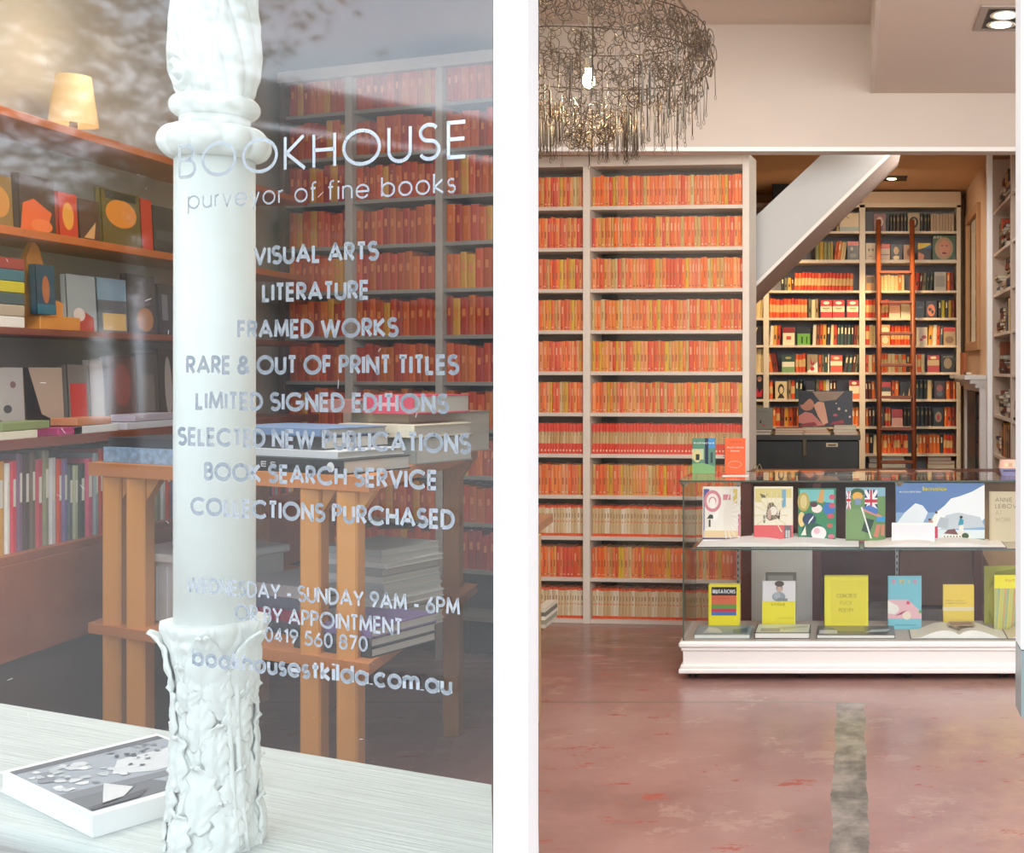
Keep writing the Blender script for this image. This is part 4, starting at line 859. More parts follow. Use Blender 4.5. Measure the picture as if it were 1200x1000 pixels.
# right-hand white bookcase seen edge-on, front plane X = 1.0
XR_ = 1.0; rbk = empty('side_bookcase', (XR_, 6.95, 0), label='white open bookcase seen edge on at the far right', cat='bookcase')
for y in (PX(0, 0)+XR_*F/163-.02, XR_*F/184.5, XR_*F/201):
    b = MB(); b.box(0, .28, y-6.95-.03, y-6.95+.03, 0, 3.0, mat('#cbb9a8', .5), .002); b.build('upright', rbk)
b = MB(); b.box(.28, .295, .0, 1.7, 0, 3.0, mat('#ccd2d6', .6)); b.build('back_panel', rbk)
zs_r = [2.62, 2.32, 2.03, 1.75, 1.47, 1.18, .9, .6, .3, .05]
for i, z in enumerate(zs_r):
    for y0, y1 in ((XR_*F/201-6.92, XR_*F/184.5-6.98), (XR_*F/184.5-6.92, XR_*F/163-7.0)):
        b = MB(); b.box(0.002, .28, y0, y1, z-.02, z, mat('#dccfc2', .5)); b.build('shelf', rbk)
ordn = ['top', 'second', 'third', 'fourth', 'fifth', 'sixth', 'seventh', 'eighth', 'ninth', 'lowest']
STK = ['#5a2e2a', '#c8b8a0', '#30343a', '#8a4a2a', '#d8d0c0', '#4a4a5a', '#a09070', '#22221f', '#b0b8b0', '#7a3a34', '#c88a5a']
for bay, (ya, yb2, bn) in enumerate(((7.72, 8.5, 'far bay'), (7.02, 7.52, 'near bay'))):
    for i, z in enumerate(zs_r[:8]):
        y = ya+.02; flip = (i+bay) % 3
        while y < yb2-.12:
            if rb.random() < (.8 if flip else .35):
                zz_ = z; dpth = rb.uniform(.14, .2); n = rb.randint(4, 7); big = rb.uniform(.018, .034)
                for q in range(n):
                    t = big*rb.uniform(.7, 1.2)
                    if zz_+t > z+.25: break
                    cc = rb.choice(STK); b = MB(); m = mat(cc, .5); b.box(0, .2, 0, dpth, 0, .003, m); b.box(0, .2, 0, dpth, t-.003, t, m); b.box(0, .004, 0, dpth, 0, t, m); b.box(.004, .198, .003, dpth-.003, .003, t-.003, PAGE)
                    ob = b.build('stacked_book', label='book lying in a pile on the %s shelf, %s of the side bookcase' % (ordn[i], bn), cat='book', group='piled books, %s shelf, %s of side bookcase' % (ordn[i], bn)); ob.location = (XR_+.02+rb.uniform(-.01, .03), y, zz_); zz_ += t
                y += dpth+.03
            else:
                for q in range(rb.randint(3, 6)):
                    w = rb.uniform(.02, .035)
                    if y+w > yb2-.02: break
                    put_spine('side_shelf_book', rb.choice(GEN+DARK), (XR_+.03, y+w, z), w*.96, .16, rb.uniform(.19, .24), rz=-math.pi/2, label='upright book on the %s shelf, %s of the side bookcase' % (ordn[i], bn), cat='book', group='upright books, %s shelf, %s of side bookcase' % (ordn[i], bn)); y += w
                y += .02

# ------------------------------------------------------------------ glass display cabinet
YG = 5.77; cx0 = PX(800.5, YG); cx1 = 1.32; zdk = PZ(751, YG); ztg = PZ(563, YG); YR = YG+.46
cab = empty('display_cabinet', (cx0, YG, 0), label='glass display cabinet on a white moulded base with castors', cat='cabinet')
def cl(x): return x-cx0
CW = mat('#f6f6f4', .35)
b = MB(); L_ = cx1-cx0
b.box(.0, L_, 0, .46, .055, zdk-.03, CW); b.box(-.02, L_+.02, -.02, .48, zdk-.032, zdk-.004, CW, .008); b.box(-.01, L_+.01, -.01, .47, zdk-.05, zdk-.032, CW, .006)
b.box(-.012, L_+.012, -.012, .472, .055, .075, CW, .004); b.box(-.02, L_+.02, -.02, .48, .035, .056, CW, .004); b.build('base', cab)
b = MB(); b.box(.004, L_-.004, .004, .456, zdk-.004, zdk, mat('#b8aca2', .5)); b.build('deck', cab)
CG = glass('cabinet_glass', '#fcfefe', 1.5, -.015); EDGE = mat('#4f5a52', .2)
b = MB(); b.box(.0, L_, 0, .005, zdk, ztg-.008, CG); b.build('front_glass', cab)
b = MB(); b.box(.0, .005, .006, .455, zdk, ztg-.008, CG); b.build('side_glass', cab)
b = MB(); b.box(-.015, L_+.01, -.01, .47, ztg-.008, ztg, CG); b.box(-.016, L_+.01, -.012, -.010, ztg-.008, ztg, EDGE); b.box(-.017, -.015, -.01, .47, ztg-.008, ztg, EDGE); b.build('top_glass', cab)
b = MB(); b.box(-.002, .004, -.003, .003, zdk, ztg-.008, EDGE); b.box(-.002, .002, .452, .458, zdk, ztg-.008, EDGE); b.build('corner_edge', cab)
zsh = PZ(643, 5.83)
b = MB(); b.box(.03, L_, .06, .455, zsh-.008, zsh, CG); b.box(.03, L_, .058, .06, zsh-.008, zsh, mat('#3f5a54', .2)); b.build('glass_shelf', cab)
for px in (865, 1051):
    b = MB(); x = cl(PX(px, YR)); b.box(x-.008, x+.008, .452, .462, zdk, ztg-.01, mat('#a8a8a4', .4, metal=.6))
    for q in range(22): b.box(x-.003, x+.003, .4505, .452, zdk+.03+q*.033, zdk+.045+q*.033, BLACK)
    b.build('slotted_standard', cab)
    b = MB(); b.prism([(x, .45, zsh-.01), (x, .20, zsh-.01), (x, .45, zsh-.05)], (.004, 0, 0), mat('#b0b0ac', .4, metal=.6)); b.build('bracket', cab)
for x, y in ((0.003, 0.003), (cl(PX(866, YG+.44)), .44), (cl(PX(1054, YG+.44)), .44), (cl(PX(1054, YG)), .003)):
    b = MB(); b.lathe([(ztg-.03, .010), (ztg-.012, .022), (ztg-.008, .022)], mat('#9a9a8a', .3, metal=.6), 12, c=(x, y+.01)); b.build('clamp', cab)
for px in (812, 940, 1062, 1176):
    b = MB(); x = cl(PX(px, YG+.04))
    for s in (-1, 1):
        pts = [(x+s*.010, .05+.024*math.cos(t*math.pi/8), .026+.024*math.sin(t*math.pi/8)) for t in range(16)]
        b.face(pts, mat('#33363a', .5)); b.face([(p[0]+s*.008, p[1], p[2]) for p in pts], mat('#33363a', .5)); b.tube([(x+s*.010, .05, .026), (x+s*.018, .05, .026)], .025, mat('#33363a', .5), 14)
    b.box(x-.01, x+.01, .035, .065, .02, .05, mat('#55585c', .4)); b.build('castor', cab)

YU = 6.06      # standing books on the glass shelf
def up(px0, px1, pytop, colr, shapes, lab, Y=YU, t=.022, zbase=None, name='displayed_book', **kw):
    zb_ = zsh if zbase is None else zbase
    return cover_book(name, (PX(px0, Y), Y, zb_+.0005), (px1-px0)*Y/F, PZ(pytop, Y)-zb_, t, colr, shapes, label=lab, tilt=.03, **kw)
def rays(cx, cy, R, n, c, a0=-60, a1=200, wdeg=3):
    out = []
    for i in range(n):
        a = math.radians(a0+(a1-a0)*i/n); d_ = math.radians(wdeg)
        q = [(cx, cy), (cx+R*math.cos(a-d_), cy+R*math.sin(a-d_)), (cx+R*math.cos(a+d_), cy+R*math.sin(a+d_))]
        out.append(('p', c, [(max(.03, min(.97, u)), max(.06, min(.97, v))) for u, v in q]))
    return out
up(823, 867, 571, '#f3efe6', [('r', '#4a4a8c', .0, .04, 1, .07), ('r', '#6a68a8', .03, .07, .06, .95), ('r', '#d87a98', .95, .1, 1, .5), ('r', '#e8cda0', .04, .07, .95, .2), ('r', '#5c5c9c', .04, .82, .18, .96),
 ('e', '#d88a98', .27, .74, .23, .20), ('e', '#f4ece4', .27, .74, .16, .14), ('e', '#d88a98', .27, .74, .10, .08), ('e', '#faf6f0', .27, .7, .08, .1), ('r', '#d88a98', .55, .76, .75, .86), ('r', '#e0cc70', .82, .70, .93, .96), ('t', '#5a5a40', .85, .78, .06, .03, 'II'),
 ('p', '#3a4a44', [(.12, .42), (.2, .5), (.3, .48), (.42, .58), (.40, .50), (.28, .42)]), ('r', '#4a4a48', .17, .27, .22, .4), ('p', '#faf8f4', [(.28, .5), (.45, .6), (.4, .4), (.3, .36)])]+rays(.55, .5, .5, 11, '#ece4da', -80, 80, 2.2), 'white framed fan print book with pink swirl, leftmost on glass shelf')
up(883.5, 929, 571, '#f2ecd8', [('r', '#ded08c', .03, .72, .97, .97), ('r', '#f0e8cc', .2, .6, .97, .8), ('r', '#7cacc8', .72, .62, .82, .95), ('p', '#6a6a4c', [(.15, .88), (.3, .84), (.35, .88), (.3, .80), (.2, .80)]), ('p', '#7a6a5a', [(.3, .44), (.36, .7), (.48, .72), (.6, .6), (.62, .42), (.4, .38)]), ('e', '#f4ece4', .5, .56, .10, .08), ('e', '#c8a8a0', .4, .5, .05, .1), ('p', '#44443c', [(.6, .42), (.68, .6), (.66, .38)]), ('r', '#88887c', .24, .34, .29, .48), ('r', '#dc6468', 0, 0, 1, .30), ('r', '#70707a', .78, .02, .95, .29), ('t', '#d8d8d8', .82, .06, .10, .16, 'II')]+rays(.45, .5, .42, 12, '#e4dcb8', -50, 230, 2), 'cream pictorial book with wide red paper band, second on glass shelf')
up(935, 979.5, 573, '#3a8a68', [('r', '#78c0c0', .05, .72, .95, .98), ('e', '#3f8a5c', .5, .55, .5, .22), ('e', '#b8a858', .15, .75, .16, .18), ('e', '#d8c88c', .15, .75, .09, .13), ('p', '#d0a060', [(.5, .75), (.6, .98), (.7, .98), (.66, .72)]), ('e', '#3a78c0', .82, .62, .16, .12), ('e', '#c8586c', .9, .84, .08, .05), ('e', '#c8586c', .9, .68, .08, .05), ('e', '#c85868', .86, .48, .09, .05), ('e', '#c86a5c', .84, .3, .08, .04), ('e', '#d8788c', .88, .1, .09, .04), ('e', '#f0e4dc', .5, .62, .14, .08), ('e', '#5a3444', .42, .7, .10, .05), ('e', '#e8d090', .10, .42, .09, .14), ('e', '#2c4468', .3, .42, .18, .12), ('p', '#e8e8e4', [(.25, .3), (.4, .44), (.42, .5), (.3, .4)]), ('e', '#2a5c48', .4, .2, .3, .15), ('e', '#f0e8e8', .55, .16, .2, .13), ('e', '#e8b8c4', .5, .2, .08, .06), ('p', '#e8e8d8', [(.08, .12), (.2, .3), (.22, .12)]), ('t', '#c8d070', .03, .03, .4, .04, 'CHINESE')], 'teal green book with flowers and white rabbit-like figures, third on glass shelf')
def jack(u0, v0, u1, v1):
    w_, h_ = u1-u0, v1-v0; f = lambda a, c: (u0+a*w_, v0+c*h_)
    return [('r', '#2a3a78', u0, v0, u1, v1)]+[('p', '#f2eef0', [f(*q) for q in s]) for s in ([(0, 0), (.14, 0), (1, .86), (1, 1), (.86, 1), (0, .14)], [(0, 1), (0, .86), (.86, 0), (1, 0), (1, .14), (.14, 1)], [(.36, 0), (.64, 0), (.64, 1), (.36, 1)], [(0, .36), (1, .36), (1, .64), (0, .64)])]+[('p', '#c8283c', [f(*q) for q in s]) for s in ([(.42, 0), (.58, 0), (.58, 1), (.42, 1)], [(0, .43), (1, .43), (1, .57), (0, .57)])]
up(991, 1037.5, 572, '#6c9458', [('r', '#88b4c8', 0, .84, 1, 1), ('e', '#3c5c34', .3, .9, .18, .09), ('r', '#7c9c64', 0, .05, .5, .6)]+jack(.02, .60, .13, .94)+jack(.48, .55, .80, .96)+[('e', '#e8b04c', .3, .84, .13, .08), ('r', '#7c98b8', .24, .68, .38, .8), ('p', '#d89078', [(.4, .58), (.75, .48), (.95, .4), (.95, .46), (.7, .56), (.45, .64)]), ('p', '#4c78c0', [(.42, .62), (.78, .5), (.82, .6), (.6, .68)]), ('p', '#3c98d0', [(.75, .38), (.98, .36), (1, .46), (.8, .46)]), ('p', '#d08068', [(.7, .1), (.78, .32), (.88, .32), (.82, .08)]), ('p', '#d08068', [(.88, .12), (.9, .32), (.98, .32), (.97, .1)]), ('p', '#2c4438', [(.4, .2), (.5, .44), (.72, .4), (.6, .15)]), ('p', '#f4f4f0', [(.38, .64), (.42, .64), (.66, .06), (.62, .06)]), ('r', '#a05a5a', .0, .0, .6, .03)], 'green book with flag and person in a deckchair, fourth on glass shelf')
sky = [('r', '#5c80b8', 0, .5, 1, 1), ('r', '#8cacd0', 0, .2, 1, .5), ('r', '#dce4e8', 0, .05, 1, .2), ('p', '#e8eef4', [(.0, .3), (.1, .5), (.22, .66), (.3, .62), (.36, .5), (.3, .3)]), ('p', '#f0f4f8', [(.4, .2), (.45, .5), (.55, .62), (.62, .74), (.72, .78), (.86, .86), (1, .98), (1, .4), (.9, .25)]), ('p', '#c4ccd4', [(.5, .2), (.56, .45), (.7, .5), (.95, .42), (1, .25)]), ('p', '#b4bcc4', [(.45, .25), (.5, .42), (.6, .4), (.58, .22)]),
 ('t', '#e8d840', .30, .87, .27, .075, 'Recreation', .2), ('t', '#f4f4f0', .04, .84, .24, .028, 'MITCH EPSTEIN', .2), ('p', '#f2f0e0', [(.40, .28), (.44, .28), (.47, .42), (.44, .48), (.41, .4)]), ('e', '#5a3428', .455, .5, .014, .022), ('r', '#c83450', .43, .06, .47, .26), ('e', '#c08a70', .39, .32, .03, .05), ('e', '#5a3a30', .38, .38, .016, .02), ('e', '#3a2420', .735, .42, .018, .025), ('p', '#3a98b0', [(.70, .28), (.76, .3), (.76, .38), (.72, .4)]), ('r', '#e8e4dc', .71, .12, .76, .28), ('p', '#7a4a44', [(.54, .14), (.58, .2), (.66, .22), (.7, .12)]), ('r', '#f2ece0', .52, .03, .84, .12)]+[('r', '#3c4430', .54+.035*i, .03, .552+.035*i, .10) for i in range(8)]+[('e', '#38502c', .78, .1, .04, .05), ('r', '#6a8c58', 0, 0, 1, .05)]
up(1050, 1154, 567, '#4a7aa0', sky, 'wide blue sky photography book with clouds, fifth on glass shelf', t=.03)
up(1159.5, 1203, 577, '#d3c3a2', [('t', '#6a5a40', .16, .80, .46, .085, 'ANNIE', .1), ('t', '#6a5a40', .16, .67, .80, .085, 'LEIBOVITZ', .1), ('t', '#a89878', .16, .54, .18, .085, 'AT', .1), ('t', '#a89878', .16, .40, .42, .085, 'WORK', .1), ('r', '#c4b28e', 0, 0, .05, 1)], 'sand coloured plain book with capital title at right end of shelf', t=.03)
up(1045, 1095.5, 613, '#f6f4f2', [('r', '#eceaf0', .03, .05, .97, .9)], 'blank white card propped before the blue sky book', Y=5.98, t=.004, name='blank_card')
def open_book(name, px0, px1, Yf, z, dep, hgt, pagec, art, label, cover='#2c2c2c'):
    x0, x1 = PX(px0, Yf), PX(px1, Yf); w = x1-x0; r = empty(name, (x0, Yf, z), label=label, cat='book')
    b = MB(); b.box(0, w, 0, dep, 0, .003, mat(cover, .5)); b.build('cover', r)
    b = MB(); n = 12; pm = mat(pagec, .6)
    for s in (0, 1):
        prv = None
        for i in range(n+1):
            t = i/n; u = w/2*t if s else w/2-w/2*t; uu = w/2+w/2*t if s else w/2-w/2*t
            zt_ = .004+hgt*math.sin(math.pi*min(1, t*1.15+.08))**.8*(1-.6*t)+.002 if t < .95 else .004
            cur = (uu*.985+w*.0075, zt_)
            if prv:
                (xa, za), (xb, zb_) = prv, cur
                b.face([(xa, .004, za), (xb, .004, zb_), (xb, dep-.004, zb_), (xa, dep-.004, za)], pm, True); b.face([(xa, .004, .003), (xb, .004, .003), (xb, .004, zb_), (xa, .004, za)], PAGEW)
            prv = cur
    b.build('pages', r)
    if art:
        b = MB()
        for (u0, v0, u1, v1, c, zh) in art: b.box(u0*w, u1*w, v0*dep, v1*dep, 0, zh, mat(c, .4))
        b.build('page_picture', r)
    return r
open_book('open_book', 815, 1008, 5.86, zsh, .26, .022, '#e8e4e6', None, 'large open book with grey and red pictures on the left of glass shelf')
b = MB()
open_book('open_book', 1012, 1180, 5.85, zsh, .26, .022, '#efe6dc', None, 'second open book with pale pages on the right of glass shelf')
# lower deck
YD = 6.02
up(830, 866.5, 686, '#f6e82e', [('r', '#22242c', .1, .76, .9, .95), ('t', '#e8f0f4', .13, .80, .74, .10, 'MUTATIONS', .22), ('r', '#e07050', .1, .56, .9, .76), ('t', '#c05840', .14, .68, .5, .03, 'REM KOOLHAAS'), ('r', '#6a9c48', .1, .46, .9, .56), ('r', '#c8405c', .1, .39, .9, .46), ('r', '#5078b8', .1, .31, .9, .39)], 'yellow book with dark title panel and rainbow stripes', Y=YD, zbase=zdk, t=.05)
up(897, 933, 672, '#84847c', [('r', '#a8a8a0', .08, .8, .9, .95)], 'grey book behind the yellow and white magazine', Y=YD+.09, zbase=zdk)
up(893, 932, 682, '#eae8ee', [('r', '#f2e640', 0, 0, 1, .585), ('t', '#8a7c20', .27, .49, .42, .055, 'VOGUE', .14), ('e', '#b0a098', .52, .86, .10, .09), ('e', '#5a5450', .52, .95, .14, .06), ('e', '#d8b8a8', .52, .82, .07, .07), ('e', '#98a4b0', .5, .68, .2, .10), ('e', '#b4bcc4', .45, .7, .1, .08), ('p', '#88949e', [(.38, .6), (.75, .585), (.78, .64), (.5, .66)]), ('t', '#c8b840', .5, .22, .44, .03, 'EVERYTHING')], 'white and yellow magazine showing a face behind a grey scarf', Y=YD, zbase=zdk)
up(966, 1017.5, 676, '#f6ea38', [('r', '#efe030', .14, .08, .96, .92), ('t', '#b8a82c', .28, .58, .46, .08, 'CONCRETE', .14), ('t', '#b8a82c', .36, .44, .28, .08, 'FUCK', .1), ('t', '#b8a82c', .33, .30, .34, .08, 'POETRY', .12)], 'square plain yellow book with faint title, centre of the deck', Y=YD+.04, zbase=zdk, t=.045)
up(1040.5, 1080, 676, '#78c4d4', [('t', '#e098b8', .12, .86, .12, .08, 'E', .3), ('t', '#e0d070', .35, .86, .14, .08, 'D', .3), ('t', '#e0d070', .61, .86, .04, .08, 'I', .3), ('t', '#e098b8', .76, .86, .12, .08, 'E', .3), ('p', '#e8b8c0', [(0, .2), (0, .56), (.6, .56), (1, .32), (1, .2)]), ('p', '#f2ece4', [(0, .3), (.0, .54), (.3, .44), (.34, .36), (.2, .28)]), ('e', '#f0e0cc', .56, .26, .13, .08), ('e', '#d84878', .6, .5, .055, .035), ('e', '#58a868', .96, .33, .05, .03), ('p', '#b04468', [(.2, .25), (.42, .33), (.58, .36), (.4, .28)]), ('r', '#58a8bc', .2, .07, .85, .09)], 'sky blue book with pink and cream shapes', Y=YD, zbase=zdk)
up(1105, 1141.5, 686, '#f0d050', [('r', '#e8dcb0', 0, .40, 1, .49), ('t', '#a08a30', .08, .62, .6, .035, 'HANS ULRICH'), ('t', '#a08a30', .08, .56, .7, .035, 'A BRIEF HISTORY')], 'small mustard yellow book with pale stripe', Y=YD+.02, zbase=zdk)
up(1153, 1200, 664, '#a8a838', [('p', '#8a8a2c', [(.1, .5), (.3, .9), (1, .98), (1, .85), (.5, .7)]), ('e', '#c0c048', .3, .4, .2, .3)], 'olive patterned book behind the yellow striped one', Y=YD+.13, zbase=zdk)
up(1165, 1203, 675, '#f6ea20', [('r', '#b8bc70', 0, 0, 1, .76)]+[('p', ['#c8cc60', '#d88c60', '#8ab0a0', '#e0d050'][i % 4], [(i*.07-.1, 0), (i*.07-.07, 0), (i*.07+.03, .76), (i*.07, .76)]) for i in range(2, 14)]+[('t', '#d89a30', .36, .88, .6, .05, 'FUTURE')], 'bright yellow book with fine diagonal stripes, rightmost on deck', Y=YD+.0, zbase=zdk)
def flat_book(px0, px1, Y, dep, t, cover, shapes, label, zbase=None, rz=0, name='flat_book', pagec=None):
    r = empty(name, (PX(px0, Y), Y, zbase if zbase is not None else zdk), rz, label=label, cat='book'); w = (px1-px0)*Y/F; m = mat(cover, .3)
    b = MB(); b.box(0, w, 0, dep, 0, .003, m); b.box(0, w, 0, dep, t-.003, t, m); b.box(0, .003, 0, dep, 0, t, m)
    for i, s in enumerate(shapes):
        if s[0] == 'r': b.box(s[2]*w, s[4]*w, s[3]*dep, s[5]*dep, t, t+.0006*(i+1), mat(s[1], .3))
        if s[0] == 'p': b.face([(u*w, v*dep, t+.0006*(i+1)) for u, v in s[2]], mat(s[1], .3))
        if s[0] == 'e': b.face([((s[2]+s[4]*math.cos(q*.3927))*w, (s[3]+s[5]*math.sin(q*.3927))*dep, t+.0006*(i+1)) for q in range(16)], mat(s[1], .3))
    b.build('cover', r)
    b = MB(); b.box(.003, w-.004, .003, dep-.004, .003, t-.003, pagec or PAGEW); b.build('pages', r); return r
flat_book(813, 879, YG+.04, .20, .022, '#8aa0a8', [('p', '#c8ccd4', [(.15, .1), (.5, .15), (.4, .6), (.2, .8)]), ('p', '#4c7078', [(.7, .1), (.95, .2), (.9, .7), (.65, .5)])], 'grey blue picture book lying at the left end of the deck')
flat_book(884, 949, YG+.04, .19, .030, '#2c3440', [('r', '#d8dcc8', .02, .02, .98, .98), ('r', '#9898a4', .1, .1, .45, .5), ('p', '#b8c0a0', [(.5, .3), (.95, .6), (.95, .8), (.4, .6)])], 'pale green covered thick book lying before the magazine')
flat_book(957, 1049, YG+.04, .20, .020, '#5c605c', [('r', '#c0c4d0', .03, .12, .26, .5), ('p', '#8a8448', [(.15, .9), (.6, .95), (.62, .3), (.3, .35)]), ('p', '#b4c4c8', [(.62, .2), (.9, .3), (.95, .6), (.7, .5)])], 'dark photo book lying flat in the middle of the deck')
open_book('open_book', 1067, 1181, YG+.03, zdk, .20, .045, '#ddd6c4', None, 'thick open book with cream pages lying on the deck')
open_book('open_book', 1181, 1250, YG+.03, zdk, .20, .040, '#d8c8a4', None, 'partly seen open book at the right end of the deck')
b = MB(); b.box(0, .13, 0, .10, 0, .001, mat('#b0a088', .6)); b.box(.01, .12, .01, .09, .001, .0015, mat('#9a7a68', .6)); b.build('loose_card', label='loose card with rust drawing on the open book', cat='card').location = (PX(1112, 5.86), 5.86, zdk+.052)

# on the cabinet's glass top
YT = YG+.36
def ontop(px0, px1, pytop, colr, shapes, lab, **kw): return up(px0, px1, pytop, colr, shapes, lab, Y=YT, zbase=ztg, **kw)
ontop(811, 838, 514, '#5c8c78', [('r', '#4a90c8', .6, .72, 1, 1), ('r', '#b8c8a8', 0, .4, .5, .7), ('e', '#d0c88c', .22, .5, .18, .18), ('r', '#2a3c34', .16, .38, .32, .55), ('r', '#2a3450', .56, .12, .70, 1), ('p', '#7cac74', [(0, 0), (1, 0), (1, .2), (.5, .3), (0, .28)]), ('t', '#f0f4f0', .06, .84, .9, .06, 'Architecture', .2), ('r', '#3c4c58', .8, .3, .9, .6)], 'green and blue book with an archway on the glass top')
sb = ontop(849, 873, 514, '#e8683c', [('t', '#b03c28', .25, .88, .55, .035, 'ROBIN BOYD'), ('t', '#f8e8dc', .12, .72, .82, .05, "Australias", .2), ('t', '#f8e8dc', .3, .62, .42, .05, 'Home', .2), ('e', '#f0b098', .5, .26, .34, .10), ('e', '#e8683c', .5, .26, .32, .085)], 'orange spiral bound book titled in white on the glass top')
b = MB()
for i in range(16): b.tube([(-.003+.006*math.cos(q*math.pi/4), .011+.014*math.sin(q*math.pi/4), .012+i*.0125) for q in range(8)], .0012, BLACK, 4, closed=True)
b.build('spiral_binding', sb)
b = MB(); b.box(0, .13, 0, .06, 0, .002, mat('#f4f2ee', .4)); b.build('price_card', label='white card lying on the glass top before the orange book', cat='card').location = (PX(846, YG+.2), YG+.2, ztg+.0005)
bs = empty('counter_basket', (PX(1183, YT-.1), YT-.1, ztg+.0005), label='small basket, pale pink over lilac, on the glass top', cat='basket')
b = MB(); pk = mat('#e4bca8', .5)
lv = [(0, .040, .03), (.04, .050, .035)]; 
def oct_(z, a, c): return [(a, -c*.6, z), (a*.7, -c, z), (-a*.7, -c, z), (-a, -c*.6, z), (-a, c*.6, z), (-a*.7, c, z), (a*.7, c, z), (a, c*.6, z)]
def frus(mb, z0, a0, c0_, z1, a1, c1_, m, cap0=True):
    p, q = oct_(z0, a0, c0_), oct_(z1, a1, c1_)
    for i in range(8): mb.face([p[i], p[(i+1) % 8], q[(i+1) % 8], q[i]], m)
    if cap0: mb.face(p[::-1], m)
LI = mat('#8c8cb4', .4); frus(b, 0, .040, .03, .038, .052, .04, LI); b.build('lower_shell', bs)
b = MB(); frus(b, .038, .054, .042, .083, .046, .038, pk, False); frus(b, .04, .047, .036, .083, .040, .032, mat('#6a5a50', .6), False); b.build('upper_shell', bs)
b = MB()
for i in range(3): b.box(-.03+i*.021, -.014+i*.021, -.0435, -.0425, .048, .066, mat(['#e8d8b0', '#c8b088', '#d8d8b8'][i], .5))
b.box(-.036, .036, -.041, -.0395, .024, .028, mat('#3a2a30', .5)); b.build('front_print', bs)

# sales desk behind the cabinet
dk = empty('sales_desk', (PX(872, 6.55), 6.5, 0), label='dark red-brown sales desk behind the glass cabinet', cat='desk')
def dl(px, Y=6.5): return PX(px, Y)-dk.location.x
ztd = PZ(556, 6.5)
b = MB(); b.box(-.02, dl(1210), 0, .6, ztd-.045, ztd-.02, MAHOG, .003); b.build('desk_top', dk)
for a, c in ((868, 880), (952, 962), (1141, 1152)):
    b = MB(); b.box(dl(a), dl(c), 0.02, .08, 0, ztd-.045, MAHOG, .003); b.build('leg', dk)
b = MB(); b.box(dl(868), dl(1152), .30, .32, PZ(720, 6.8), ztd-.045, mat('#4f2d2b', .5, var=.1)); b.build('back_panel', dk)
b = MB(); b.box(dl(868), dl(1205), .02, .5, .06, .10, mat('#8a4a38', .5), .003); b.build('lower_shelf', dk)
b = MB(); b.box(dl(1152), dl(1215), .32, .34, .1, ztd-.045, mat('#b89468', .5)); b.build('side_panel', dk, label='pale timber end panel')
b = MB(); b.box(0, dl(952, 6.53)-dl(877, 6.53), 0, .25, 0, .47, mat('#e6eae8', .5, var=.03)); b.build('white_crate', label='tall white box standing behind the cabinet glass at left', cat='box').location = (PX(877, 6.53), 6.53, .10)
b = MB(); b.box(0, .17, 0, .12, 0, .11, mat('#6a6c68', .6)); b.build('small_grey_box', label='small grey box in front of the tall white box', cat='box').location = (PX(880, 6.40), 6.40, 0)
bg_ = MB()
prof = [(0, 0), (0, .28), (.08, .37), (.42, .36), (.50, .2), (.52, 0)]
bg_.prism([(x, 0, z) for x, z in prof], (0, .2, 0), mat('#6b4e42', .6, var=.1)); bevel(bg_.build('leather_bag', label='soft brown bag slumped under the desk', cat='bag'), .03, 3).location = (PX(1054, 6.56), 6.56, .205)
b = MB(); b.box(0, .62, 0, .22, 0, .085, mat('#7a7676', .7, var=.2, scale=12)); b.build('grey_carton', label='long mottled grey carton on the low desk shelf', cat='box').location = (PX(1013, 6.55), 6.55, .10)
zz_ = ztd-.045
for i, c in enumerate(['#8a8a8c', '#5a2028', '#b8a8a0', '#6a2a30', '#9a9aa0', '#4a2428']):
    t = .022; zz_ -= t+.002
    b = MB(); b.box(0, .17, 0, .2, 0, t, mat(c, .5), .001); b.build('desk_binder', label='%s binder in the pile under the desk top, %s from top' % (['grey', 'maroon', 'pale pink', 'dark red', 'light grey', 'deep maroon'][i], ['first', 'second', 'third', 'fourth', 'fifth', 'sixth'][i]), cat='binder').location = (PX(1104, 6.53), 6.53, zz_)
b = MB(); b.box(0, .17, 0, .21, 0, .012, MAHOG); b.build('pile_ledge', dk).location = (PX(1104, 6.53)-dk.location.x, .0, zz_-.013)
YJ = 6.56; zj = ztd-.02
for a, c, n, pl, wh in ((880, 905, 1, ['#a87848'], 'at the left of the sales desk'), (905, 934, 1, ['#e0a058'], 'on the sales desk left of the flowered one'), (936, 966, 1, ['#c86838'], 'on the sales desk below the dark chest'), (967, 1000, 1, ['#3c3c38'], 'dark and floral on the sales desk'), (1001, 1028, 1, ['#d8a878'], 'beside the ladder foot on the sales desk'), (1030, 1066, 1, ['#e0b890'], 'between the ladder rails on the sales desk'), (1074, 1120, 1, ['#c8a890'], 'right of the ladder on the sales desk')):
    lying_stack(a, c, YJ, zj, n, pl, wh, (.020, .026), .16, 'desk_book')
b = MB()
for s in (0, .022): b.tube([(s, 0, 0), (s+.004, 0, .05), (s+.018, 0, .075), (s+.03, 0, .05), (s+.036, 0, 0)], .0018, mat('#b8a068', .4), 5)
b.build('paperclip_stand', label='bent wire stand on the desk before the chest', cat='stand').location = (PX(882, YJ), YJ-.03, zj+.0)
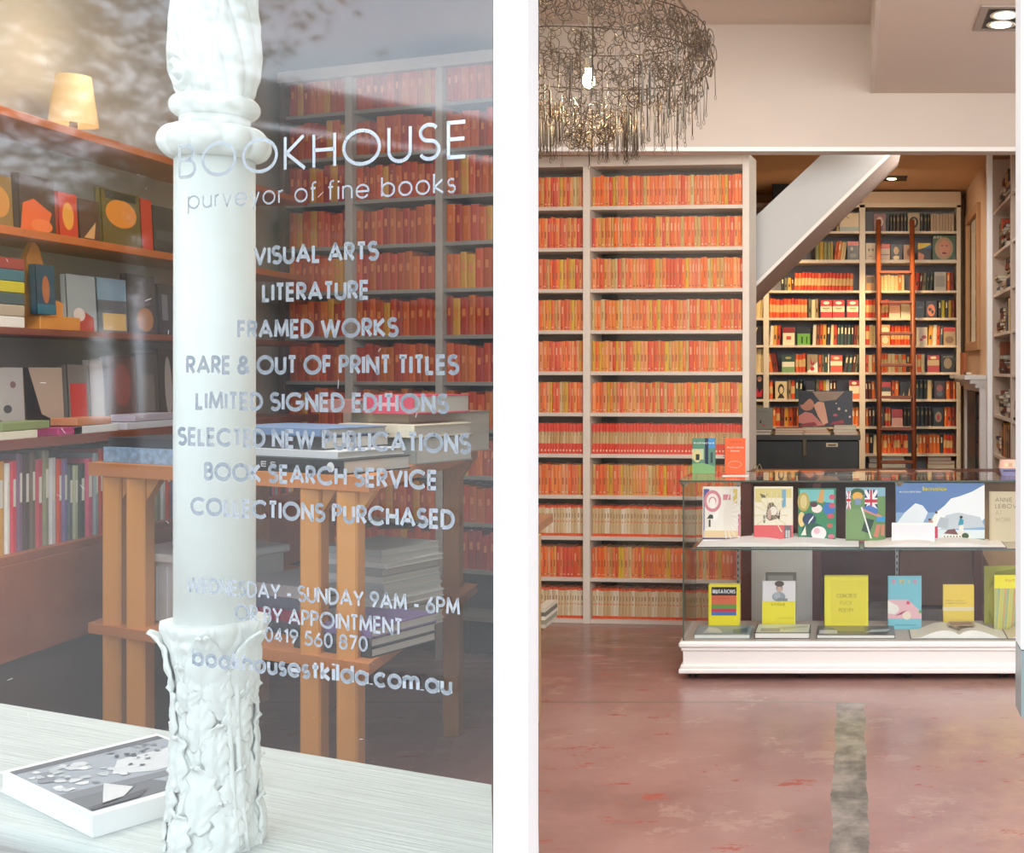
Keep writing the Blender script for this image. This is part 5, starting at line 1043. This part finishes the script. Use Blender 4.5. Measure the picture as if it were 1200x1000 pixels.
# stool table at the left side of the shop
tb = empty('side_table', (XP(5.06)+.03, 5.06, 0), label='timber side table end beside the white post', cat='table')
TW = mat('#b99a6c', .45, var=.08, scale=5, stretch=(1, 1, .2)); TT = mat('#a3795c', .45, var=.06, scale=5)
xt = PX(645, 4.95)-tb.location.x; zt_ = PZ(615, 5.3)
def slab(z): 
    b = MB(); x0 = PX(619, 4.95)-tb.location.x
    b.prism([(x0-.0, -.12, z), (PX(622, 4.94)-tb.location.x, -.12, z), (PX(648, 5.5)-tb.location.x, .44, z), (PX(622, 5.5)-tb.location.x, .44, z)], (0, 0, .035), TT); return b
slab(PZ(622, 5.2)).build('table_top', tb); slab(PZ(735, 5.2)-.02).build('lower_shelf', tb)
b = MB(); b.box(PX(620, 5.06)-tb.location.x, PX(631.5, 5.06)-tb.location.x, 0, .04, 0, PZ(622, 5.2), TW, .003); b.build('leg', tb)
b = MB(); b.box(PX(622, 5.4)-tb.location.x, PX(630, 5.4)-tb.location.x, .36, .40, 0, PZ(622, 5.2), TW, .003); b.build('leg', tb)
zz_ = PZ(735, 5.2)-.02+.036
for i in range(5):
    b = MB(); t = .016; b.box(0, PX(629+i % 2, 4.98)-PX(617, 4.98), 0, .2, 0, t, mat(['#b8b4a8', '#8a8878', '#d0ccc0', '#6a6a60', '#c0b8a8'][i], .6)); b.build('magazine', label='thin magazine on the lower shelf of the side table, %s from bottom' % ['first', 'second', 'third', 'fourth', 'fifth'][i], cat='magazine').location = (PX(618, 4.98), 5.10, zz_); zz_ += t+.001

# ------------------------------------------------------------------ window room: left wall shelves
XW, XF = -3.2, -2.9
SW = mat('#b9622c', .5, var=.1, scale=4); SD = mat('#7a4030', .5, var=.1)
ws = empty('wall_shelving', (XW, 2.2, 0), label='long timber wall shelving along the left wall of the window room', cat='shelving')
zsA, zsB, zsC, zsD, zsE = 2.40, 1.995, 1.647, 1.264, .873
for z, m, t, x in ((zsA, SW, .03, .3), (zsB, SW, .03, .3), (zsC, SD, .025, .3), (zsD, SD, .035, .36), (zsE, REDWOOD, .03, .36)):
    b = MB(); b.box(0, x, 0, 4.15, z-t, z, m, .002); b.build('shelf', ws)
b = MB(); b.box(.34, .365, 0, 4.15, .52, zsE-.03, REDWOOD, .002); b.build('front_board', ws)
b = MB(); b.box(0, .33, 0, 4.15, .0, .52, mat('#4a2a20', .6)); b.build('plinth', ws)
b = MB(); b.box(0, .01, 0, 4.15, zsE, zsA, mat('#b5b2ac', .8)); b.build('back_panel', ws)
def Yat(px, X): return X*F/(px-VX)
def wall_book(px0, px1, z, hp, colr, shapes, lab, X=-2.97, name='wall_display_book', t=.025):
    y0, y1 = Yat(px0, X), Yat(px1, X); h = hp*((y0+y1)/2)/F
    return cover_book(name, (X, y0, z), y1-y0, h, t, colr, shapes, rz=math.pi/2, tilt=.05, label=lab)
wall_book(-18, 16, zsB, 62, '#8a6a30', [('e', '#c8883a', .5, .5, .4, .3)], 'ochre book at the left end of the upper shelf')
wall_book(24, 66, zsB, 68, '#4a3020', [('p', '#e06020', [(0, 0), (.7, 0), (.9, .4), (.4, .6), (.1, .5)]), ('e', '#e87a40', .6, .15, .3, .12)], 'dark book with orange blaze on the upper shelf')
wall_book(70, 92, zsB, 54, '#c83c20', [('e', '#e8a040', .5, .5, .3, .3)], 'red and amber cover on the upper shelf')
wall_book(94, 118, zsB, 50, '#5a3c30', [('p', '#d8a870', [(.2, .1), (.8, .5), (.7, .1)])], 'brown figure cover on the upper shelf')
wall_book(121, 166, zsB, 66, '#6a5a28', [('e', '#e89028', .5, .6, .4, .25), ('r', '#2a2a28', .1, .84, .9, .98)], 'olive book with bright orange shape on the upper shelf')
wall_book(167, 180, zsB, 62, '#c8301c', [], 'narrow bright red book on the upper shelf')
wall_book(181, 209, zsB, 56, '#34383c', [('r', '#4a4e54', .1, .3, .9, .5)], 'dark slate book behind the column on the upper shelf')
wall_book(216, 250, zsB, 50, '#6a5038', [], 'brown book hidden partly by the column on the upper shelf')
# middle shelf
for i, c in enumerate(['#e8e4da', '#b8a890', '#4a5a58', '#c8b828', '#3a6a78', '#9a3a38']):
    y0, y1 = Yat(-20, -2.95), Yat(26, -2.95); h = .04; b = MB(); b.box(0, .22, 0, y1-y0, 0, h, mat(c, .5), .003); b.build('stacked_art_book', label='%s large book in the left pile on the middle shelf' % ['white', 'tan', 'grey green', 'mustard', 'teal', 'brick red'][i], cat='book').location = (-3.16, y0, zsC+i*.041)
ez = empty('book_easel', (-2.99, Yat(31, -2.99), zsC), math.pi/2, label='tall amber wooden easel stand on the middle shelf', cat='easel'); w = Yat(79, -2.99)-Yat(31, -2.99); AM = mat('#d08a3c', .45, var=.06)
b = MB(); b.prism([(0, 0, 0), (w, 0, 0), (w*.96, 0, .10), (w*.62, 0, .12), (w*.30, 0, .30), (w*.16, 0, .33), (.0, 0, .26)], (0, .02, 0), AM); b.build('side_panel', ez)
b = MB(); b.box(0, w, -.05, 0, 0, .05, AM, .003); b.build('ledge', ez)
wall_book(44, 66, zsC+.055, 58, '#1e4258', [('e', '#a86038', .5, .5, .2, .28), ('r', '#2a6878', 0, 0, 1, .2)], 'deep blue book standing on the amber easel', X=-2.93)
wall_book(80, 114, zsC, 66, '#9aa4a8', [('p', '#b83830', [(.1, 0), (.9, 0), (.9, .25), (.6, .35), (.2, .2)]), ('e', '#e0d0c8', .4, .3, .2, .12)], 'pale grey cover with red foreground on the middle shelf')
wall_book(116, 150, zsC, 64, '#5a6470', [('r', '#7a9ab0', .0, .6, 1, 1), ('r', '#d8b878', .15, .05, .95, .36)], 'slate and straw coloured cover on the middle shelf')
wall_book(151, 184, zsC, 70, '#3a3438', [('e', '#a87040', .6, .25, .3, .2), ('p', '#5a5058', [(.2, .5), (.5, .95), (.8, .5)])], 'near black cover with bronze shapes on the middle shelf')
wall_book(187, 209, zsC, 60, '#34383e', [('r', '#70747c', .2, .3, .5, .8)], 'dark upright cover next to the column on the middle shelf')
wall_book(214, 252, zsC, 60, '#4a4038', [], 'dark brown cover hidden behind the column on the middle shelf')
# counter level
wall_book(-20, 30, zsD, 82, '#b8b4b2', [('e', '#7a5a60', .3, .7, .08, .05), ('e', '#5a5a60', .6, .4, .1, .06), ('e', '#6a6468', .4, .2, .08, .05), ('e', '#84686c', .75, .75, .07, .05)], 'white book with dark speckles on the long counter')
wall_book(32, 76, zsD, 78, '#b8a494', [('p', '#2a2c30', [(0, 0), (.9, 0), (.9, .15), (.4, .3), (.1, 1), (0, 1)])], 'pinkish tan cover with black silhouette on the counter')
wall_book(82, 106, zsD, 78, '#787472', [('r', '#c8302c', .1, .15, .9, .72)], 'grey cover with a red block on the counter')
wall_book(108, 124, zsD, 82, '#a8a09c', [], 'plain pale grey cover on the counter')
wall_book(128, 162, zsD, 84, '#5c4240', [('e', '#8a4a48', .5, .6, .3, .3)], 'dusky red cover on the counter')
wall_book(163, 188, zsD, 86, '#44403e', [('r', '#6a6460', .2, .2, .8, .7)], 'charcoal framed cover on the counter')
wall_book(189, 210, zsD, 88, '#34322f', [('e', '#a8a4a0', .5, .5, .2, .4)], 'black cover with pale blur next to the column on the counter')
wall_book(214, 256, zsD, 80, '#4a4442', [], 'dark cover hidden behind the column on the counter')
for i, (a, c, col) in enumerate(((0, 46, '#e0dcc8'), (4, 60, '#8a9a6a'), (70, 98, '#b83c78'), (88, 140, '#d8dcde'), (92, 132, '#c8845c'), (150, 207, '#c8ccd8'), (160, 204, '#b0a8b8'))):
    y0, y1 = Yat(a, -2.84), Yat(c, -2.84); z = zsD+(.0 if i in (0, 2, 3, 5) else .03)
    b = MB(); b.box(0, .10, 0, y1-y0, 0, .028, mat(col, .5), .002); b.build('flat_book', label='%s book lying at the front edge of the counter' % ['cream', 'sage green', 'magenta', 'pale silver', 'apricot', 'lavender grey', 'mauve'][i], cat='book').location = (-2.945, y0, z)
# spines below the counter
SPN_C = ['#c8452c', '#a8b090', '#8a9aa0', '#c84860', '#e0e0dc', '#4a3a34', '#8a8c70', '#706a98', '#3c4444', '#b03828', '#d8d4c8', '#d0364a', '#6a5a4a', '#c8c8cc', '#5a6468', '#c85a78', '#3a4a48', '#d8a038', '#7a5a78', '#b84a58']
SPN = [(c, spine_mesh(c, label=[(.5, .8, '#d8d4c8')])) for c in SPN_C]
SPN_N = ['orange red', 'sage', 'blue grey', 'rose', 'off white', 'dark brown', 'olive', 'violet', 'charcoal', 'brick', 'cream', 'crimson', 'umber', 'silver', 'slate', 'pink', 'forest', 'amber', 'plum', 'raspberry']
y = Yat(-24, -2.88); i = 0
while y < 6.15:
    w = rb.uniform(.022, .05); c, me = SPN[(i*7+3) % 20]; h = rb.uniform(.27, .345)
    put_spine('tall_spine_book', me, (-2.88, y, zsE), w*.95, .2, h, rz=math.pi/2, label='tall %s book spine in the row under the counter' % SPN_N[(i*7+3) % 20], cat='book', group='tall %s books under the counter' % SPN_N[(i*7+3) % 20])
    y += w; i += 1
# glowing lamp on top of the shelving
lm = empty('shelf_lamp', (-3.03, Yat(86, -3.03), zsA), label='glowing lamp with tan shade on top of the wall shelving', cat='lamp')
b = MB(); b.lathe([(0, .07), (.015, .07), (.02, .015), (.10, .012)], mat('#6a5a4a', .5), 20); b.build('base', lm)
b = MB(); b.lathe([(.05, .085), (.24, .06)], mat('#d8b888', .7, emit=.35), 28, caps=False); b.build('lamp_shade', lm)
b = MB(); b.lathe([(.10, .012), (.12, .028), (.15, .028), (.18, .01)], mat('#ffe4b0', .4, emit=9), 16); b.build('bulb', lm)
l = bpy.data.lights.new('shelf_lamp_light', 'POINT'); l.energy = 4; l.color = (1, .8, .55); l.shadow_soft_size = .05
lo = bpy.data.objects.new('shelf_lamp_light', l); COL.objects.link(lo); lo.location = lm.location+Vector((.12, 0, .35))

# ------------------------------------------------------------------ window room: rear bookcase
dB = Vector((.94, -.342, 0)).normalized(); oB = Vector((-2.52, 6.3, 0)); aB = math.atan2(dB.y, dB.x)
def lB(px): kx = (px-VX)/F; return (kx*oB.y-oB.x)/(dB.x-kx*dB.y)
rk = empty('rear_bookcase', oB, aB, label='tall grey bookcase of red and orange paperbacks behind the window', cat='bookcase')
x0, x1 = lB(333), lB(588); SG = mat('#8d8a84', .6); FRM = mat('#b0aaa2', .6)
zR = [2.64+.2405*i for i in range(1, -11, -1)]
for a, c, m in ((x0-.04, x0, mat('#5a4c48', .6)), (lB(404), lB(412), FRM), (lB(510), lB(518), FRM)):
    b = MB(); b.box(a, c, 0, .25, .0, 3.08, m, .002); b.build('upright', rk)
b = MB(); b.box(x0, x1, .22, .235, 0, 3.08, mat('#5a5854', .8)); b.build('back_panel', rk)
b = MB(); b.box(x0-.04, x1, -.01, .25, 3.06, 3.12, FRM); b.build('cornice', rk)
for z in zR:
    for a, c in ((x0, lB(404)), (lB(412), lB(510)), (lB(518), x1)):
        b = MB(); b.box(a, c, .01, .22, z-.02, z, SG); b.build('shelf', rk)
RED = [spine_mesh(c, label=[(.5, .7, '#d88048')]) for c in ('#b8401c', '#c84c20', '#a83420', '#c85a20', '#b04a18', '#9c3424', '#cc6a28', '#b85c1c', '#c89030')]
Mr = Matrix.Translation(oB) @ Matrix.Rotation(aB, 4, 'Z'); nred = 0
rest2 = MB()
for ri, z in enumerate(zR[:11]):
    for a, c, sn in ((x0, lB(404), 'left bay'), (lB(412), lB(510), 'middle bay'), (lB(518), x1, 'right bay')):
        x = a+.003
        while x < c-.015:
            w = min(rb.uniform(.037, .056), c-.002-x); wl = Mr @ Vector((x, .03, z)); h = rb.uniform(.172, .205)
            if nred < 298:
                nred += 1
                put_spine('red_paperback', rb.choice(RED), wl, w*.96, .13, h, rz=aB, label='red orange paperback on the %s shelf of rear bookcase, %s' % (nord[ri], sn), cat='book', group='%s shelf paperbacks of rear bookcase, %s' % (nord[ri], sn))
            else: merge_mesh(rest2, rb.choice(RED), Matrix.Translation(wl) @ Matrix.Rotation(aB, 4, 'Z') @ Matrix.Diagonal((w*.96, .13, h, 1)))
            x += w

if rest2.f: rest2.build('red_paperbacks', label='remaining red orange paperbacks on the lowest shelves of rear bookcase', cat='books', kind='stuff')

# ------------------------------------------------------------------ window room: two-tier table with books
O_ = Vector((-2.69, 4.2, 0)); U = Vector((.9, -.43, 0)); V = Vector((-.07, 1, 0)).normalized(); LU, LV = 1.36, 1.35
wt = empty('display_table', O_, label='two tier honey timber display table with paired legs', cat='table')
def tp(u, v, z): return U*u+V*v+Vector((0, 0, z))
def tslab(u0, u1, v0, v1, z0, z1, m, nm, lab=None):
    b = MB(); b.prism([tp(u0, v0, z0), tp(u1, v0, z0), tp(u1, v1, z0), tp(u0, v1, z0)], (0, 0, z1-z0), m); return b.build(nm, wt, label=lab)
HW = mat('#c07c44', .45, var=.12, scale=3, stretch=(.3, 1, 1)); HL = mat('#c8893e', .45, var=.1, scale=5, stretch=(1, 1, .15))
tslab(0, LU, 0, .07, 1.13, 1.175, HW, 'apron'); tslab(LU-.07, LU, .07, LV, 1.13, 1.175, HW, 'apron'); tslab(.0, LU-.07, .07, LV, 1.14, 1.165, mat('#5a4a44', .5), 'table_top')
tslab(0, LU, 0, LV, .575, .61, HW, 'lower_shelf')
for u, v in ((.115, .05), (.245, .05), (1.10, .05), (1.26, .05), (1.26, 1.25), (.5, 1.28), (.1, 1.25)):
    s = .033
    b = MB(); c = tp(u, v, 0); b.box(c.x-s, c.x+s, c.y-s, c.y+s, 0, 1.13, HL, .006); b.build('leg', wt)
    b = MB(); b.prism([c+Vector((s, -s*.6, 1.13)), c+Vector((s+.05, -s*.6, 1.13)), c+Vector((s, -s*.6, 1.05))], (0, s*1.2, 0), HL); b.build('corner_brace', wt)
def tbox(name, u0, u1, v0, v1, z0, z1, colr, label, cat='book', shapes=None, rough=.5, var=0.0):
    o_ = O_+tp(u0, v0, 0); ang = math.atan2(U.y, U.x); w = (u1-u0); d_ = min(v1-v0, .27 if u1 > .9 else .5); t = z1-z0; r = empty(name, (o_.x, o_.y, z0), ang, label=label, cat=cat); b = MB()
    m = mat(colr, rough, var=var, scale=40) if var else mat(colr, rough)
    e = min(.004, t*.15); b.box(0, w, 0, d_, 0, e, m); b.box(0, w, 0, d_, t-e, t, m); b.box(0, w, 0, e, e, t-e, m)
    if shapes: print_shapes(b, shapes, w, t)
    b.build('cover', r); b = MB(); b.box(.003, w-.003, e, d_-.004, e, t-e, mat('#b4b2ac', .8)); b.build('pages', r); return r
zt3 = 1.176
tbox('flat_book', .05, .52, .04, .40, zt3, zt3+.052, '#8fb0d0', 'long pale blue patterned book lying at the table left corner', var=.3)
tbox('flat_book', .06, .50, .06, .42, zt3+.053, zt3+.085, '#3c4048', 'dark book lying on the pale blue patterned book')
tbox('flat_book', .70, 1.24, .02, .36, zt3, zt3+.045, '#20262a', 'black book with pale spine writing lying on the table', shapes=[('t', '#c8ccd0', .05, .3, .4, .4, 'TITLES', .2), ('e', '#d8dcdc', .9, .5, .03, .35)])
tbox('flat_book', .62, 1.20, .05, .40, zt3+.046, zt3+.068, '#c8ccd0', 'pale grey magazine on the black titled book')
tbox('flat_book', .60, 1.12, .08, .42, zt3+.069, zt3+.110, '#3a3a3e', 'dark thick book above the pale grey magazine')
tbox('flat_book', .62, 1.10, .10, .42, zt3+.111, zt3+.135, '#7a94b8', 'muted blue book topping the dark pile')
tbox('flat_book', 1.02, 1.36, .48, .95, zt3, zt3+.09, '#8a9492', 'thick grey green volume at the table right side')
tbox('flat_book', 1.00, 1.36, .46, .95, zt3+.092, zt3+.135, '#ded6c2', 'cream volume lying on the grey green one')
tbox('flat_book', 1.02, 1.3, .55, .95, zt3+.137, zt3+.170, '#9a9078', 'khaki book below the magenta edged one')
tbox('flat_book', 1.10, 1.34, .5, .9, zt3+.171, zt3+.235, '#c84c62', 'rose red thick book high in the right pile', shapes=[('r', '#e0a8b0', .3, .4, .7, .6)])
tbox('flat_book', .84, 1.08, .5, .9, zt3+.171, zt3+.215, '#a8756c', 'dusty pink book beside the rose red one')
tbox('flat_book', .78, 1.30, .95, 1.30, zt3, zt3+.16, '#a08c80', 'tall brownish box file at the back of the table', shapes=[('r', '#b83c74', .5, .3, .7, .9), ('r', '#6a78a8', .1, .3, .4, .9)])
# lower tier
z4 = .611
tin = empty('tin_box', O_+tp(.07, .12, z4), math.atan2(U.y, U.x), label='ribbed galvanised metal box on the lower tier', cat='box'); TM = mat('#c4c8cc', .35, metal=.4)
b = MB(); b.box(0, .42, 0, .35, 0, .24, TM, .006)
for i in range(7): b.box(.03+i*.055, .045+i*.055, -.004, 0, .01, .20, TM)
b.build('body', tin)
b = MB(); b.box(-.015, .435, -.015, .365, .215, .245, mat('#d4d8dc', .3, metal=.4), .006); b.build('rim', tin)
b = MB(); b.tube([(.05, .17, .245), (.12, .17, .30), (.30, .17, .30), (.37, .17, .245)], .008, TM, 8); b.build('handle', tin)
b = MB(); b.box(-.03, 0, .05, .12, .08, .10, TM, .003); b.build('side_catch', tin)
zz_ = z4; k_ = 0
for i in range(12):
    t = rb.uniform(.017, .028); c = ['#b8bab8', '#a8b0b0', '#c4c4c0', '#989c9a', '#c8ccca'][i % 5]; du = rb.uniform(-.015, .015)
    tbox('stacked_magazine', .98+du, 1.27+du, .34, .60, zz_, zz_+t, c, 'grey white magazine in the tall pile on the lower tier', 'magazine')['group'] = 'tall pile of pale magazines on the lower tier'; zz_ += t+.001
zz_ = z4
for i, (c, n) in enumerate((('#3c4a56', 'slate blue'), ('#8a3a58', 'dark magenta'), ('#5a6478', 'blue grey'), ('#a8a4a8', 'light grey'))):
    tbox('flat_book', .62, .98, .2, .62, zz_, zz_+.04, c, '%s book in the low pile on the lower tier, %s' % (n, ['bottom', 'second', 'third', 'topmost'][i])); zz_ += .041
for i, (c, n) in enumerate((('#2c3036', 'black'), ('#4a5058', 'charcoal'), ('#7a6a98', 'purple'))):
    tbox('flat_book', 1.0+.04*i, 1.34, .06, .38, z4+i*.031, z4+i*.031+.03, c, '%s book at the front right corner of the lower tier' % n)
# plain second table leg group beyond (background table)

# ------------------------------------------------------------------ picture book on the window bench
cs = [P(0, 905, 1), P(180, 858, 1), P(108, 972, 1), P(212, 930, 1)]
def onz(px, py, z): Y = (CH-z)*F/(py-VY); return Vector((PX(px, Y), Y, z))
zt5 = ZS+.034
A_, B_, C_ = onz(0, 905, zt5), onz(109, 957, zt5), onz(181, 859, zt5)
u_ = (B_-A_); v_ = (C_-A_); wU = u_.length; ang = math.atan2(u_.y, u_.x); v_perp = abs(v_.dot(Vector((-u_.y, u_.x, 0)).normalized()))
pb = empty('picture_book', (A_.x, A_.y, ZS+.0005), ang, label='large black and white picture book lying on the window bench', cat='book')
sk = v_.dot(u_.normalized()); Dv = v_perp
def sp_(u, v, z): return (u*wU+v*sk*.35, v*Dv, z)
def sprism(mb, u0, u1, v0, v1, z0, z1, m): mb.prism([sp_(u0, v0, z0), sp_(u1, v0, z0), sp_(u1, v1, z0), sp_(u0, v1, z0)], (0, 0, z1-z0), m)
WB = mat('#f2f3f3', .3); T_ = .034
b = MB(); sprism(b, 0, 1, 0, 1, 0, .003, WB); sprism(b, 0, 1, 0, 1, T_-.003, T_, WB); sprism(b, .97, 1, 0, 1, .003, T_-.003, WB)
z = T_+.0004
def shp(pts, c, dz=0): b.face([sp_(u, v, z+dz) for u, v in pts], mat(c, .25))
shp([(.05, .03), (.94, .03), (.94, .97), (.05, .97)], '#aab2bc')
shp([(.05, .03), (.12, .03), (.12, .97), (.05, .97)], '#6c727a', .0003)
shp([(.94, .03), (.70, .03), (.72, .5), (.94, .6)], '#787d84', .0004)
shp([(.60, .03), (.68, .97), (.76, .97), (.70, .03)], '#868c94', .0006)
shp([(.3, .55), (.5, .4), (.62, .6), (.6, .9), (.45, .97), (.3, .9)], '#dfe2e6', .0007)
rp = random.Random(9)
for i in range(34):
    cu, cv = .16+.42*rp.random(), .06+.40*rp.random(); r_ = rp.uniform(.02, .055); a0 = rp.uniform(0, 6)
    shp([(cu+r_*math.cos(a0+q*1.05)*rp.uniform(.5, 1.2), cv+r_*math.sin(a0+q*1.05)*rp.uniform(.5, 1.2)) for q in range(6)], ['#d8dce0', '#c4cad0', '#8e959e', '#eceef0'][i % 4], .0009+.00003*i)
for i in range(22):
    cu, cv = .30+.14*rp.gauss(0, .5), .70+.12*rp.gauss(0, .8); r_ = rp.uniform(.012, .035)
    shp([(cu+r_*math.cos(q*1.05)*rp.uniform(.3, 1.3), cv+r_*math.sin(q*1.05)*rp.uniform(.3, 1.3)) for q in range(6)], ['#565c64', '#777d86', '#9aa0a8'][i % 3], .0021+.00003*i)
shp([(.62, .28), (.75, .2), (.92, .1), (.9, .22), (.78, .36)], '#e2e4e6', .0028)
shp([(.90, .03), (.94, .03), (.94, .3), (.86, .4)], '#5e636b', .0028)
b.build('cover', pb)
b = MB(); sprism(b, .01, .97, .01, .99, .003, T_-.003, mat('#fbfbfa', .6)); b.build('pages', pb)
